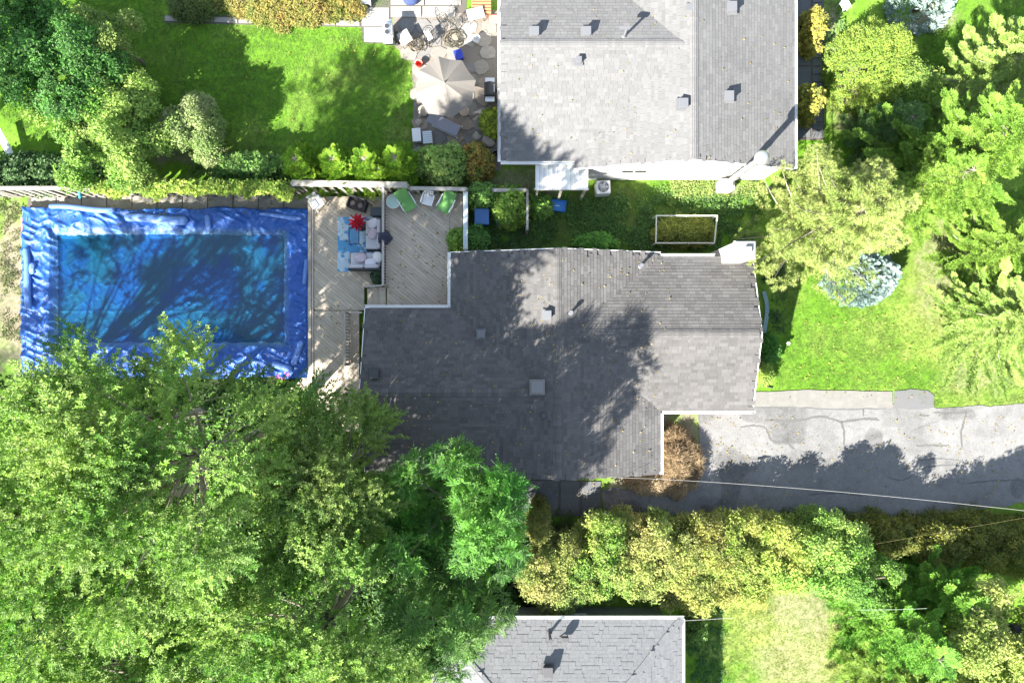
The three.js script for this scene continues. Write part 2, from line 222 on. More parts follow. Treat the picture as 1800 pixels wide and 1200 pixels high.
function buildRoof(house, pieces, kit, { view, thick = 0, cap = true, expo = EXPO }) {
  const roof = part('roof', merge(pieces.flatMap(p => p.polys.map(q => slabGeo(q.map(v => v.clone().setY(v.y - 0.03)), 0.14)))), kit.flat, house);
  const cells = [];
  for (const pc of pieces) for (const pl of pc.planes) {
    const ang = Math.atan(pl.s), rows = Math.floor(pl.L / (expo * Math.cos(ang)));
    for (let r = 0; r <= rows; r++) {
      const vv = (r + 0.5) * expo * Math.cos(ang); let uu = -rr(0, 0.3);
      while (uu < pl.U) {
        const wi = Math.floor(rnd() * 6), w = shingleW[wi], uc = uu + w / 2; uu += w;
        if (uc < w * 0.3 || uc > pl.U - w * 0.3) continue;
        const x = pl.o[0] + pl.u[0] * uc + pl.v[0] * vv, z = pl.o[1] + pl.u[1] * uc + pl.v[1] * vv, y = pc.eave + pl.s * vv;
        if (y > pc.h(x, z) + 0.012 || pieces.some(q => q !== pc && q.h(x, z) > y + 0.035)) continue;
        cells.push({ x, y, z, wi, pl, ang, raised: thick && rnd() < 0.35 ? thick : 0, tone: Math.min(4, Math.floor(rnd() * 3 + fbm(x * 0.8, z * 0.8, 3) * 3 - 0.6 + rnd() * 0.5)) });
      }
    }
  }
  const score = c => { const px = c.x / sc(c.y), pz = c.z / sc(c.y); return (Math.abs(px) > 890 || Math.abs(pz) > 590 ? 1e6 : 0) + Math.hypot(px - view[0] + 900, pz - view[1] + 600); };
  cells.forEach(c => { c.tone = Math.max(0, c.tone); c.d = score(c); });
  cells.sort((a, b) => a.d - b.d);
  const bag = new Bag(), M = new THREE.Matrix4(), q = V(1, 1, 1);
  cells.forEach((c, i) => {
    const { pl, ang } = c, down = V(-pl.v[0] * Math.cos(ang), -Math.sin(ang), -pl.v[1] * Math.cos(ang)), tilt = thick ? 0.02 : 0.075;
    const nrm = V(-pl.v[0] * Math.sin(ang), Math.cos(ang), -pl.v[1] * Math.sin(ang));
    const zAx = down.clone().addScaledVector(nrm, tilt).normalize(), yAx = nrm.clone().addScaledVector(down, -tilt).normalize(), xAx = new THREE.Vector3().crossVectors(yAx, zAx);
    M.makeBasis(xAx, yAx, zAx).scale(q.set(1, c.raised ? (TH + c.raised) / TH : thick ? 0.45 : 1, 1));
    M.setPosition(c.x + nrm.x * 0.004 - down.x * 0.02, c.y + nrm.y * 0.004 - down.y * 0.02, c.z + nrm.z * 0.004 - down.z * 0.02);
    if (i < 300) { const m = part('shingle', shGeo[c.wi], kit.mats[c.tone], roof); M.decompose(m.position, m.quaternion, m.scale); }
    else { const t = kit.tones[c.tone], k = 0.94 + 0.12 * rnd(); bag.add(shGeo[c.wi], M, C(t[0] * k, t[1] * k, t[2] * k)); }
  });
  const rest = part('shingle_field', bag.geo(), kit.vmat, roof); rest.userData.kind = 'stuff';
  if (cap) {
    const cb = new Bag();
    for (const pc of pieces) for (const [a, b] of pc.ridges) {
      const L = a.distanceTo(b), n = Math.floor(L / 0.15), d = b.clone().sub(a).normalize();
      for (let i = 0; i < n; i++) { const p = a.clone().addScaledVector(d, (i + 0.5) * 0.15); if (pieces.some(q => q !== pc && q.h(p.x, p.z) > p.y + 0.02)) continue;
        const side = V(d.z, 0, -d.x).normalize(), t = kit.tones[pick([1, 2, 2, 3, 3, 4])];
        for (const e of [-1, 1]) { const up = V(0, 1, 0), drop = side.clone().multiplyScalar(e).setY(Math.abs(d.y) > 0.05 ? -0.2 : -0.3).normalize(), nn = new THREE.Vector3().crossVectors(d, drop).normalize(); if (nn.y < 0) nn.negate(); const zz = new THREE.Vector3().crossVectors(drop, nn).normalize(); M.makeBasis(drop, nn, zz); const pos = p.clone().addScaledVector(drop, 0.085).addScaledVector(up, 0.024); M.setPosition(pos.x, pos.y, pos.z); cb.add(box(0.185, 0.016, 0.147), M, C(...t)); } }
    }
    const caps = part('ridge_cap', cb.geo(), kit.vmat, roof); caps.userData.kind = 'stuff';
  }
  return roof;
}
const mGutter = mat(0.72, 0.72, 0.7, { roughness: 0.45 });
function gutter(house, a, b, y) {                           // an open half-round trough with straps across
  const L = Math.hypot(b[0] - a[0], b[1] - a[1]), g = new THREE.CylinderGeometry(0.065, 0.065, L, 10, 1, true, 0, Math.PI); g.rotateZ(Math.PI / 2); g.rotateX(Math.PI / 2 + Math.PI / 2);
  const o = part('gutter', merge([box(L, 0.1, 0.012, 0, 0, 0.06), box(L, 0.1, 0.012, 0, 0, -0.06), box(L, 0.012, 0.108, 0, -0.044, 0), ...Array.from({ length: Math.ceil(L / 0.9) }, (_, i) => box(0.03, 0.012, 0.108, -L / 2 + 0.3 + i * 0.9, 0.043, 0)).filter(q => q)]), mGutter, house);
  o.position.set((a[0] + b[0]) / 2, y, (a[1] + b[1]) / 2); o.rotation.y = -Math.atan2(b[1] - a[1], b[0] - a[0]); return o;
}
const mVent = mat(0.13, 0.135, 0.145, { roughness: 0.6 }), mVentDark = mat(0.06, 0.06, 0.065, { roughness: 0.6 }), mSteel = mat(0.62, 0.62, 0.63, { roughness: 0.38, metalness: 0.75 });
function roofVent(house, pieces, px, py, m, s = 0.34) { s *= 0.86;
  let h = 3.3; for (let k = 0; k < 4; k++) h = Math.max(...pieces.map(p => p.h(X(px, h), Z(py, h)))) + 0.08;
  const g = merge([rbox(s, 0.2, s, 0.02, 0, 0.1, 0), rbox(s + 0.03, 0.03, s + 0.03, 0.01, 0, 0.2, 0), box(s + 0.16, 0.02, s + 0.16, 0, -0.03, 0)]);
  return part('roof_vent', g, m, house, [X(px, h), h, Z(py, h)]);
}
function pipeVent(house, pieces, px, py, m, r = 0.05, len = 0.4, cap = true) {
  let h = 3.3; for (let k = 0; k < 4; k++) h = Math.max(...pieces.map(p => p.h(X(px, h), Z(py, h))));
  return part('vent_pipe', merge([cyl(r, r, len + 0.1, 10, 0, -0.1, 0), cyl(r * 2.2, r * 1.2, 0.06, 10, 0, 0, 0), ...(cap ? [cyl(r * 1.5, r * 1.5, 0.08, 10, 0, len, 0)] : [])]), m, house, [X(px, h), h, Z(py, h)]);
}
function wallBox(house, x0, x1, z0, z1, top, m) { return part('wall', box(x1 - x0, top, z1 - z0), m, house, [(x0 + x1) / 2, top / 2, (z0 + z1) / 2]); }
const mGlass = mat(0.03, 0.035, 0.04, { roughness: 0.06 });
function windowOn(house, pos, w, h, turn) { const f = part('window', merge([box(w + 0.12, 0.07, 0.06, 0, h / 2 + 0.03, 0), box(w + 0.16, 0.06, 0.1, 0, -h / 2 - 0.03, 0.01), box(0.06, h, 0.06, -w / 2 - 0.03, 0, 0), box(0.06, h, 0.06, w / 2 + 0.03, 0, 0), box(0.04, h, 0.05, 0, 0, 0)]), mGutter, house, [pos.x, pos.y, pos.z], [0, turn, 0]); part('pane', box(w, h, 0.02), mGlass, f, [0, 0, -0.01]); return f; }
function gableWall(house, pc, end, m, inset = 0.3) {        // the triangle of wall under a gable's end
  const c = pc.axis === 'z' ? [V(pc.x0 + 0.4, pc.eave - 0.1, end), V(pc.x1 - 0.4, pc.eave - 0.1, end), V(pc.mid, pc.eave + pc.rise - 0.2, end)] : [V(end, pc.eave - 0.1, pc.z0 + 0.4), V(end, pc.eave - 0.1, pc.z1 - 0.4), V(end, pc.eave + pc.rise - 0.2, pc.mid)];
  const b = new Bag(), w = C(1, 1, 1), t = pc.axis === 'z' ? V(0, 0, 0.1) : V(0.1, 0, 0), d = c.map(p => p.clone().add(t)); b.tri(c[0], c[2], c[1], w); b.tri(d[0], d[1], d[2], w); for (let i = 0; i < 3; i++) { const j = (i + 1) % 3; b.tri(c[i], d[i], d[j], w); b.tri(c[i], d[j], c[j], w); }
  return part('gable_wall', b.geo(), m, house);
}
// main house
const mBrick = mat(0.3, 0.2, 0.16, { map: rep(tSpeck, 2) });
const E = 2.6;
const mainP = [gablePiece('z', X(792, E), X(1161, E), Z(443, E), Z(834, E), E, 1.22), gablePiece('x', X(641, E), 1.9, Z(541, E), Z(832, E), E, 1.08), gablePiece('x', 1.7, X(1324, E), Z(451, E), Z(722, E), E, 1.1)];
const kitMain = roofKit([0.112, 0.108, 0.105], 0.22);
const house = thing('bungalow', 'dark grey shingled bungalow with three crossing gable roofs, in the middle between pool and driveway', 'house');
rs(71);
buildRoof(house, mainP, kitMain, { view: [1000, 620] });
{ const [n, w, e] = mainP;
  wallBox(house, n.x0 + 0.4, n.x1 - 0.4, n.z0 + 0.15, n.z1 - 0.25, E - 0.12, mBrick);
  wallBox(house, w.x0 + 0.25, n.x0 + 0.4, w.z0 + 0.4, w.z1 - 0.4, E - 0.12, mBrick);
  wallBox(house, n.x1 - 0.4, e.x1 - 0.25, e.z0 + 0.4, e.z1 - 0.4, E - 0.12, mBrick);
  gableWall(house, n, n.z0 + 0.15, mBrick); gableWall(house, n, n.z1 - 0.35, mBrick); gableWall(house, w, w.x0 + 0.25, mBrick); gableWall(house, e, e.x1 - 0.35, mBrick);
  gutter(house, [n.x0 - 0.06, n.z0], [n.x0 - 0.06, w.z0], E - 0.04); gutter(house, [w.x0, w.z0 - 0.06], [n.x0 - 0.1, w.z0 - 0.06], E - 0.04);
  gutter(house, [n.x1 + 0.06, e.z1 + 0.1], [n.x1 + 0.06, n.z1], E - 0.04); gutter(house, [n.x1 + 0.1, e.z1 + 0.06], [e.x1, e.z1 + 0.06], E - 0.04); gutter(house, [n.x1, e.z0 - 0.06], [e.x1 - 1.6, e.z0 - 0.06], E - 0.04);
  windowOn(house, V(e.x1 - 0.22, 1.4, -0.6), 1.6, 1.1, Math.PI / 2); windowOn(house, V(0.5, 1.4, n.z1 - 0.2), 1.4, 1.1, 0); windowOn(house, V(3.4, 1.4, n.z0 + 0.12), 1.2, 1, Math.PI); windowOn(house, V(w.x0 + 0.22, 1.45, 3.8), 1.2, 1, -Math.PI / 2);
  part('rake_board', merge([bar(V(e.x1, E - 0.09, e.z0), V(e.x1, E + e.rise - 0.09, e.mid), 0.03, 0.16), bar(V(e.x1, E - 0.09, e.z1), V(e.x1, E + e.rise - 0.09, e.mid), 0.03, 0.16), bar(V(w.x0, E - 0.09, w.z0), V(w.x0, E + w.rise - 0.09, w.mid), 0.03, 0.16), bar(V(w.x0, E - 0.09, w.z1), V(w.x0, E + w.rise - 0.09, w.mid), 0.03, 0.16), bar(V(n.x0, E - 0.09, n.z0), V(n.mid, E + n.rise - 0.09, n.z0), 0.03, 0.16), bar(V(n.x1, E - 0.09, n.z0), V(n.mid, E + n.rise - 0.09, n.z0), 0.03, 0.16)]), mGutter, house);
  const ch = part('chimney', merge([box(0.78, 4.5, 0.66, 0, 2.25, 0), box(0.86, 0.12, 0.74, 0, 4.4, 0)]), mat(0.5, 0.49, 0.47, { map: rep(tConc, 0.8), bumpMap: rep(bRough, 2), bumpScale: 0.004 }), house, [9.25, 0, -3.62]);
  part('chimney_cap', merge([box(0.6, 0.03, 0.5, 0, 4.5, 0), box(0.24, 0.2, 0.24, 0.08, 4.55, 0)]), mat(0.3, 0.3, 0.3), ch);
  part('skylight', merge([rbox(0.62, 0.22, 0.62, 0.03, 0, 0.08, 0), rbox(0.5, 0.08, 0.5, 0.03, 0, 0.22, 0)]), mat(0.17, 0.17, 0.165, { roughness: 0.4 }), house, [X(944, 3.9), 3.86, Z(680, 3.9)]);
  [[846, 587, 0.32], [962, 553, 0.34], [658, 657, 0.4]].forEach(([x, y, s], i) => roofVent(house, mainP, x, y, i === 2 ? mVentDark : mVent, s));
  pipeVent(house, mainP, 1125, 468, mVent, 0.06, 0.35); pipeVent(house, mainP, 1003, 550, mVent, 0.06, 0.3); pipeVent(house, mainP, 955, 728, mVentDark, 0.06, 0.3);
}
// the neighbour's house at the top
const nbP = [gablePiece('x', X(880, E), 7.3, -16.44, Z(283, E), E, 1.38), gablePiece('z', 2.66, X(1397, E), -21, -7.32, E, 1.5)];
const kitNb = roofKit([0.163, 0.162, 0.161], 0.12);
const mWhite = mat(0.6, 0.59, 0.57, { roughness: 0.7, bumpMap: rep(bRough, 2), bumpScale: 0.004 });
const nb = thing('neighbour_house', 'pale grey shingled house with white gable wall and tall steel flue, top centre', 'house');
rs(72);
buildRoof(nb, nbP, kitNb, { view: [1130, 160] });
{ const [w, n] = nbP;
  wallBox(nb, w.x0 + 0.35, 3, w.z0 + 0.4, w.z1 - 0.5, E - 0.12, mWhite); wallBox(nb, 3, n.x1 - 0.4, n.z0 + 0.3, n.z1 - 0.14, E - 0.12, mWhite);
  gableWall(nb, n, n.z1 - 0.24, mWhite); gableWall(nb, w, w.x0 + 0.35, mWhite);
  part('siding_board', merge(Array.from({ length: 11 }, (_, i) => box(8, 0.2, 0.02, 7.4, 0.2 + i * 0.21, 0).rotateX(0))), mWhite, nb, [0, 0, n.z1 - 0.125]);
  windowOn(nb, V(X(1115, 1.8), 1.75, n.z1 - 0.08), 1.1, 0.7, 0);
  gutter(nb, [w.x0, w.z1 + 0.06], [2.66, w.z1 + 0.06], E - 0.04); gutter(nb, [n.x1 + 0.06, n.z0], [n.x1 + 0.06, n.z1], E - 0.04); gutter(nb, [w.x0 - 0.06, -16.4], [w.x0 - 0.06, w.z1], E - 0.06);
  part('rake_board', merge([bar(V(2.66, E - 0.1, n.z1), V(n.mid, E + n.rise - 0.1, n.z1), 0.03, 0.18), bar(V(n.x1, E - 0.1, n.z1), V(n.mid, E + n.rise - 0.1, n.z1), 0.03, 0.18)]), mGutter, nb);
  [[940, 57, 0.36], [1031, 57, 0.36], [1285, 14, 0.42], [1280, 170, 0.4], [1200, 183, 0.4], [1017, 107, 0.24]].forEach(([x, y, s]) => roofVent(nb, nbP, x, y, mVent, s));
  const pv = pipeVent(nb, nbP, 1097, 64, mVent, 0.055, 0.75, false); part('vent_elbow', bar(V(-0.3, 0.72, -0.02), V(0.12, 0.72, -0.02), 0.1), mVent, pv);
  part('fascia_plate', rbox(0.3, 0.03, 0.3, 0.01), mVent, nb, [X(1213, 4.1), 4.1, Z(12, 4.1)]);
  const fl = part('flue_pipe', merge([cyl(0.12, 0.12, 4.9, 18, 0, 0.4, 0), ...[1.2, 2.2, 3.2, 4.2].map(y => cyl(0.135, 0.135, 0.05, 18, 0, y, 0))]), mSteel, nb, [9.6, 0, -7.06]);
  part('flue_cap', new THREE.LatheGeometry([[0.12, 5.1], [0.26, 5.18], [0.29, 5.3], [0.26, 5.42], [0.14, 5.5], [0.001, 5.53]].map(p => new THREE.Vector2(...p)), 20), mSteel, fl);
  part('flue_base', merge([rbox(0.62, 0.9, 0.5, 0.03, 0.1, 0.45, 0), rbox(0.4, 0.3, 0.4, 0.03, 0.05, 1.0, 0)]), mat(0.5, 0.5, 0.49, { roughness: 0.6 }), fl);
}
// the house at the bottom edge
const loP = [hipPiece(-3.4, X(1199, E), Z(1088, E), Z(1088, E) + 8.4, E, 0.36)];
const low = thing('lower_house', 'light grey hip-roofed house with white gutters, half hidden at the bottom edge', 'house');
rs(73);
buildRoof(low, loP, roofKit([0.195, 0.2, 0.205], 0.06), { view: [1020, 1140], thick: 0.009, expo: 0.15 });
{ const p = loP[0], mSid = mat(0.3, 0.33, 0.29, { roughness: 0.7 });
  wallBox(low, p.x0 + 0.4, p.x1 - 0.42, p.z0 + 0.5, p.z1 - 0.5, E - 0.12, mSid);
  for (let i = 0; i < 12; i++) part('siding_board', box(p.x1 - p.x0 - 0.84, 0.195, 0.02), mSid, low, [(p.x0 + p.x1) / 2, 0.15 + i * 0.2, p.z0 + 0.492], [0.06, 0, 0]);
  gutter(low, [p.x0, p.z0 - 0.06], [p.x1 + 0.1, p.z0 - 0.06], E - 0.04); gutter(low, [p.x1 + 0.06, p.z0], [p.x1 + 0.06, p.z1], E - 0.05);
  windowOn(low, V(2.6, 1.5, p.z0 + 0.46), 1.3, 1, Math.PI);
  roofVent(low, loP, 963, 1178, mVentDark, 0.44);
  pipeVent(low, loP, 966, 1112, mVentDark, 0.06, 0.75); part('roof_bracket', merge([bar(V(0, 0, 0), V(0.25, 0.3, 0), 0.03), bar(V(0.3, 0, 0.1), V(0.25, 0.3, 0), 0.03), rbox(0.3, 0.2, 0.2, 0.02, 0.25, 0.3, 0)]), mVentDark, low, [X(982, 2.9), 2.78, Z(1120, 2.9)]);
}

// ------------------------------------------------------------------ decks
const mDeck = [[0.54, 0.47, 0.38], [0.515, 0.45, 0.36], [0.56, 0.49, 0.395], [0.5, 0.435, 0.35]].map(c => mat(...c, { map: rep(tWood, 0.7, 1), bumpMap: rep(tWood, 0.7, 1), bumpScale: 0.003, roughness: 0.85 }));
const mPost = mat(0.42, 0.4, 0.36, { map: rep(tWood, 1, 1), roughness: 0.8 });
function clip(pts, nx, nz, d) { const out = []; pts.forEach((a, i) => { const b = pts[(i + 1) % pts.length], da = a[0] * nx + a[1] * nz - d, db = b[0] * nx + b[1] * nz - d; if (da <= 0) out.push(a); if ((da < 0) !== (db < 0) && Math.abs(da - db) > 1e-9) { const t = da / (da - db); out.push([a[0] + (b[0] - a[0]) * t, a[1] + (b[1] - a[1]) * t]); } }); return out; }
function layBoards(deck, outline, top, dir, pitch = 0.14) {
  const nx = -Math.sin(dir), nz = Math.cos(dir), ds = outline.map(p => p[0] * nx + p[1] * nz), lo = Math.min(...ds), hi = Math.max(...ds);
  for (let d = lo; d < hi; d += pitch) { let q = clip(outline, nx, nz, d + pitch - 0.008); q = clip(q, -nx, -nz, -d); if (q.length < 3) continue; let A = 0; q.forEach((a, i) => { const b = q[(i + 1) % q.length]; A += a[0] * b[1] - b[0] * a[1]; }); if (Math.abs(A) < 0.02) continue;
    const ca = Math.cos(dir), sa = Math.sin(dir); const g = poly(q, top + rr(-0.003, 0.003), 0.03), u = g.attributes.uv, p = g.attributes.position, off = rr(0, 9); for (let i = 0; i < u.count; i++) u.setXY(i, (p.getX(i) * ca + p.getZ(i) * sa) + off, (-p.getX(i) * sa + p.getZ(i) * ca) + off); part('deck_board', g, pick(mDeck), deck); }
}
const LD = 0.34, UD = 0.88;
rs(81);
const lowDeck = thing('lower_deck', 'weathered grey plank deck between the blue pool cover and the house', 'deck');
layBoards(lowDeck, pp([[551, 345], [676, 345], [676, 505], [640, 505], [640, 545], [551, 545]], LD), LD, Math.PI * 0.22);
layBoards(lowDeck, pp([[551, 546], [631, 546], [631, 758], [551, 758]], LD), LD, Math.PI * 0.22);
layBoards(lowDeck, pp([[550, 650], [550, 758], [497, 700]], LD), LD, Math.PI * 0.22);
part('edge_board', merge([box(0.14, 0.034, Z(655, LD) - Z(345, LD), X(544, LD), LD + 0.002, (Z(655, LD) + Z(345, LD)) / 2), bar(P(547, 654, LD), P(497, 698, LD), 0.13, 0.03)]), mDeck[2], lowDeck);
part('edge_rail', merge([box(0.07, 0.06, Z(655, LD) - Z(345, LD), X(549.5, LD), LD + 0.03, (Z(655, LD) + Z(345, LD)) / 2), box(0.03, 0.2, Z(655, LD) - Z(345, LD), X(541, LD), LD - 0.1, (Z(655, LD) + Z(345, LD)) / 2)]), mDeck[0], lowDeck);
const upDeck = thing('upper_deck', 'raised grey plank deck in the corner of the house with two green chairs on it', 'deck');
layBoards(upDeck, pp([[680, 340], [813, 340], [813, 441], [790.5, 441], [790.5, 540], [680, 540]].slice(0, 6), UD).slice(0, 0).concat(pp([[680, 340], [790, 340], [790, 541], [680, 541]], UD)), UD, Math.PI * 0.22);
layBoards(upDeck, pp([[790.5, 340], [813, 340], [813, 440], [790.5, 440]], UD), UD, Math.PI * 0.22);
part('skirt_board', box(0.03, 0.6, Z(540, UD) - Z(340, UD), X(680, UD) - 0.02, 0.4, (Z(540, UD) + Z(340, UD)) / 2), mDeck[3], upDeck);
part('joist_frame', merge([box(0.1, 0.7, 5, X(700, UD), 0.36, Z(440, UD)), box(0.1, 0.7, 5, X(780, UD), 0.36, Z(440, UD))]), mDeck[3], upDeck);
{ // steps down from the upper deck
  const st = thing('deck_steps', 'short flight of grey wooden steps from the raised deck down beside the house', 'steps');
  for (let i = 0; i < 3; i++) part('tread', box(0.3, 0.035, 0.85), mDeck[i], st, [X(672, UD) - 0.02 - i * 0.3, UD - 0.16 - i * 0.14, Z(522, 0.5)]);
  for (const e of [-0.4, 0.4]) part('stringer', bar(V(X(680, UD), UD - 0.2, Z(522, 0.5) + e), V(X(680, UD) - 0.95, LD + 0.05, Z(522, 0.5) + e), 0.05, 0.22), mDeck[3], st);
  for (const e of [-0.42, 0.42]) part('handrail', merge([bar(V(X(680, UD) - 0.05, UD + 0.9, Z(522, 0.5) + e), V(X(680, UD) - 0.95, LD + 0.95, Z(522, 0.5) + e), 0.07, 0.04), bar(V(X(680, UD) - 0.92, LD, Z(522, 0.5) + e), V(X(680, UD) - 0.92, LD + 0.95, Z(522, 0.5) + e), 0.07)]), mPost, st);
}
function railing(name, label, a, b, y, h, pitch = 0.13, m = mPost) {
  const t = thing(name, label, 'railing'), L = a.distanceTo(b), d = b.clone().sub(a).normalize(), up = V(0, 1, 0);
  const at = (k, dy) => a.clone().addScaledVector(d, k).setY(y + dy);
  part('top_rail', bar(at(0, h), at(L, h), 0.1, 0.04), m, t); part('bottom_rail', bar(at(0, 0.1), at(L, 0.1), 0.045, 0.06), m, t);
  const g = box(0.038, h - 0.12, 0.038); for (let k = pitch; k < L - 0.05; k += pitch) { const p = at(k, h / 2 + 0.04); part('baluster', g, m, t, [p.x, p.y, p.z]); }
  const n = Math.max(1, Math.round(L / 1.8)), pg = box(0.09, h + 0.08, 0.09); for (let i = 0; i <= n; i++) { const p = at(L * i / n, h / 2 + 0.04); part('post', pg, m, t, [p.x, p.y, p.z]); }
  return t;
}
railing('deck_railing', 'pale wooden baluster railing dividing the raised deck from the sofa corner', P(680, 338, UD).setX(X(680, UD)), P(680, 503, UD), UD, 0.95);
railing('stair_railing', 'short pale railing with balusters standing beside the house wall on the lower deck', P(614.5, 551, LD), P(614.5, 640, LD), LD, 0.95, 0.15);
part('landing_rail', merge([bar(P(614.5, 549, LD + 0.95), P(636, 549, LD + 0.95), 0.08, 0.04), bar(P(615, 640, LD + 0.95), P(631, 640, LD + 0.95), 0.08, 0.04)]), mPost, scene.getObjectByName('stair_railing'));

// ------------------------------------------------------------------ fences
const mFence = [[0.36, 0.34, 0.3], [0.3, 0.285, 0.25], [0.42, 0.4, 0.36]].map(c => mat(...c, { map: rep(tWood, 0.6, 1), roughness: 0.85, bumpMap: rep(tWood, 0.6, 1), bumpScale: 0.003 }));
function fence(label, a, b, h, { pitch = 0.21, w = 0.13, capW = 0.16, capM = mFence[2] } = {}) {
  const t = thing('board_fence', label, 'fence'), L = a.distanceTo(b), d = b.clone().sub(a).normalize(), ry = -Math.atan2(d.z, d.x), at = (k, y) => a.clone().addScaledVector(d, k).setY(y);
  const gp = new THREE.BoxGeometry(w, h - 0.12, 0.02); let i = 0;
  for (let k = 0.1; k < L - 0.03; k += pitch, i++) { const side = i % 2 ? 0.05 : -0.05; const p = at(k, h / 2).add(V(-d.z, 0, d.x).multiplyScalar(side)); const o = part('fence_board', gp, pick(mFence), t, [p.x, p.y, p.z], [0, ry, rr(-0.008, 0.008)]); }
  const n = Math.max(1, Math.round(L / 2.3)), seg = L / n;
  for (let k = 0; k < n; k++) { part('cap_board', bar(at(k * seg, h + rr(-0.01, 0.02)), at((k + 1) * seg - 0.01, h + rr(-0.01, 0.02)), capW, 0.035), capM, t); for (const y of [0.35, h - 0.3]) part('rail', bar(at(k * seg, y), at((k + 1) * seg, y), 0.04, 0.09), mFence[1], t); }
  for (let k = 0; k <= n; k++) { const p = at(k * seg, h / 2); part('post', box(0.1, h + 0.06, 0.1), mFence[1], t, [p.x, p.y + 0.01, p.z]); }
  return t;
}
rs(91);
const FZ = Z(344);
fence('long weathered board fence running behind the pool under the vines', V(-25, 0, FZ + 0.05), V(X(512, 1.8), 0, FZ), 1.75);
fence('taller pale board fence behind the sofa corner of the deck', V(X(514, 2), 0, FZ - 0.1), V(X(716, 2.1), 0, FZ - 0.02), 2.1, { capW: 0.26 });
fence('board fence with pale cap behind the green chairs on the raised deck', V(X(720, 1.9), 0, FZ + 0.06), V(X(820, 1.9), 0, FZ + 0.1), 1.85);
const mBlueWhite = mat(0.46, 0.55, 0.58, { map: rep(tWood, 0.5, 1), roughness: 0.7 });
fence('bluish white fence along the right side of the raised deck', V(X(818, 2), 0, Z(338, 1.8)), V(X(818, 2), 0, Z(440, 1.8)), 1.95, { capW: 0.2, capM: mBlueWhite });
fence('low pale fence above the bushes between the deck and the white awning', V(X(866, 1.6), 0, Z(334, 1.6)), V(X(926, 1.6), 0, Z(334, 1.6)), 1.6);
fence('short fence return beside the bushes left of the blue box', V(X(927, 1.6), 0, Z(335, 1.6)), V(X(927, 1.6), 0, Z(402, 1.6)), 1.55, { capW: 0.1 });

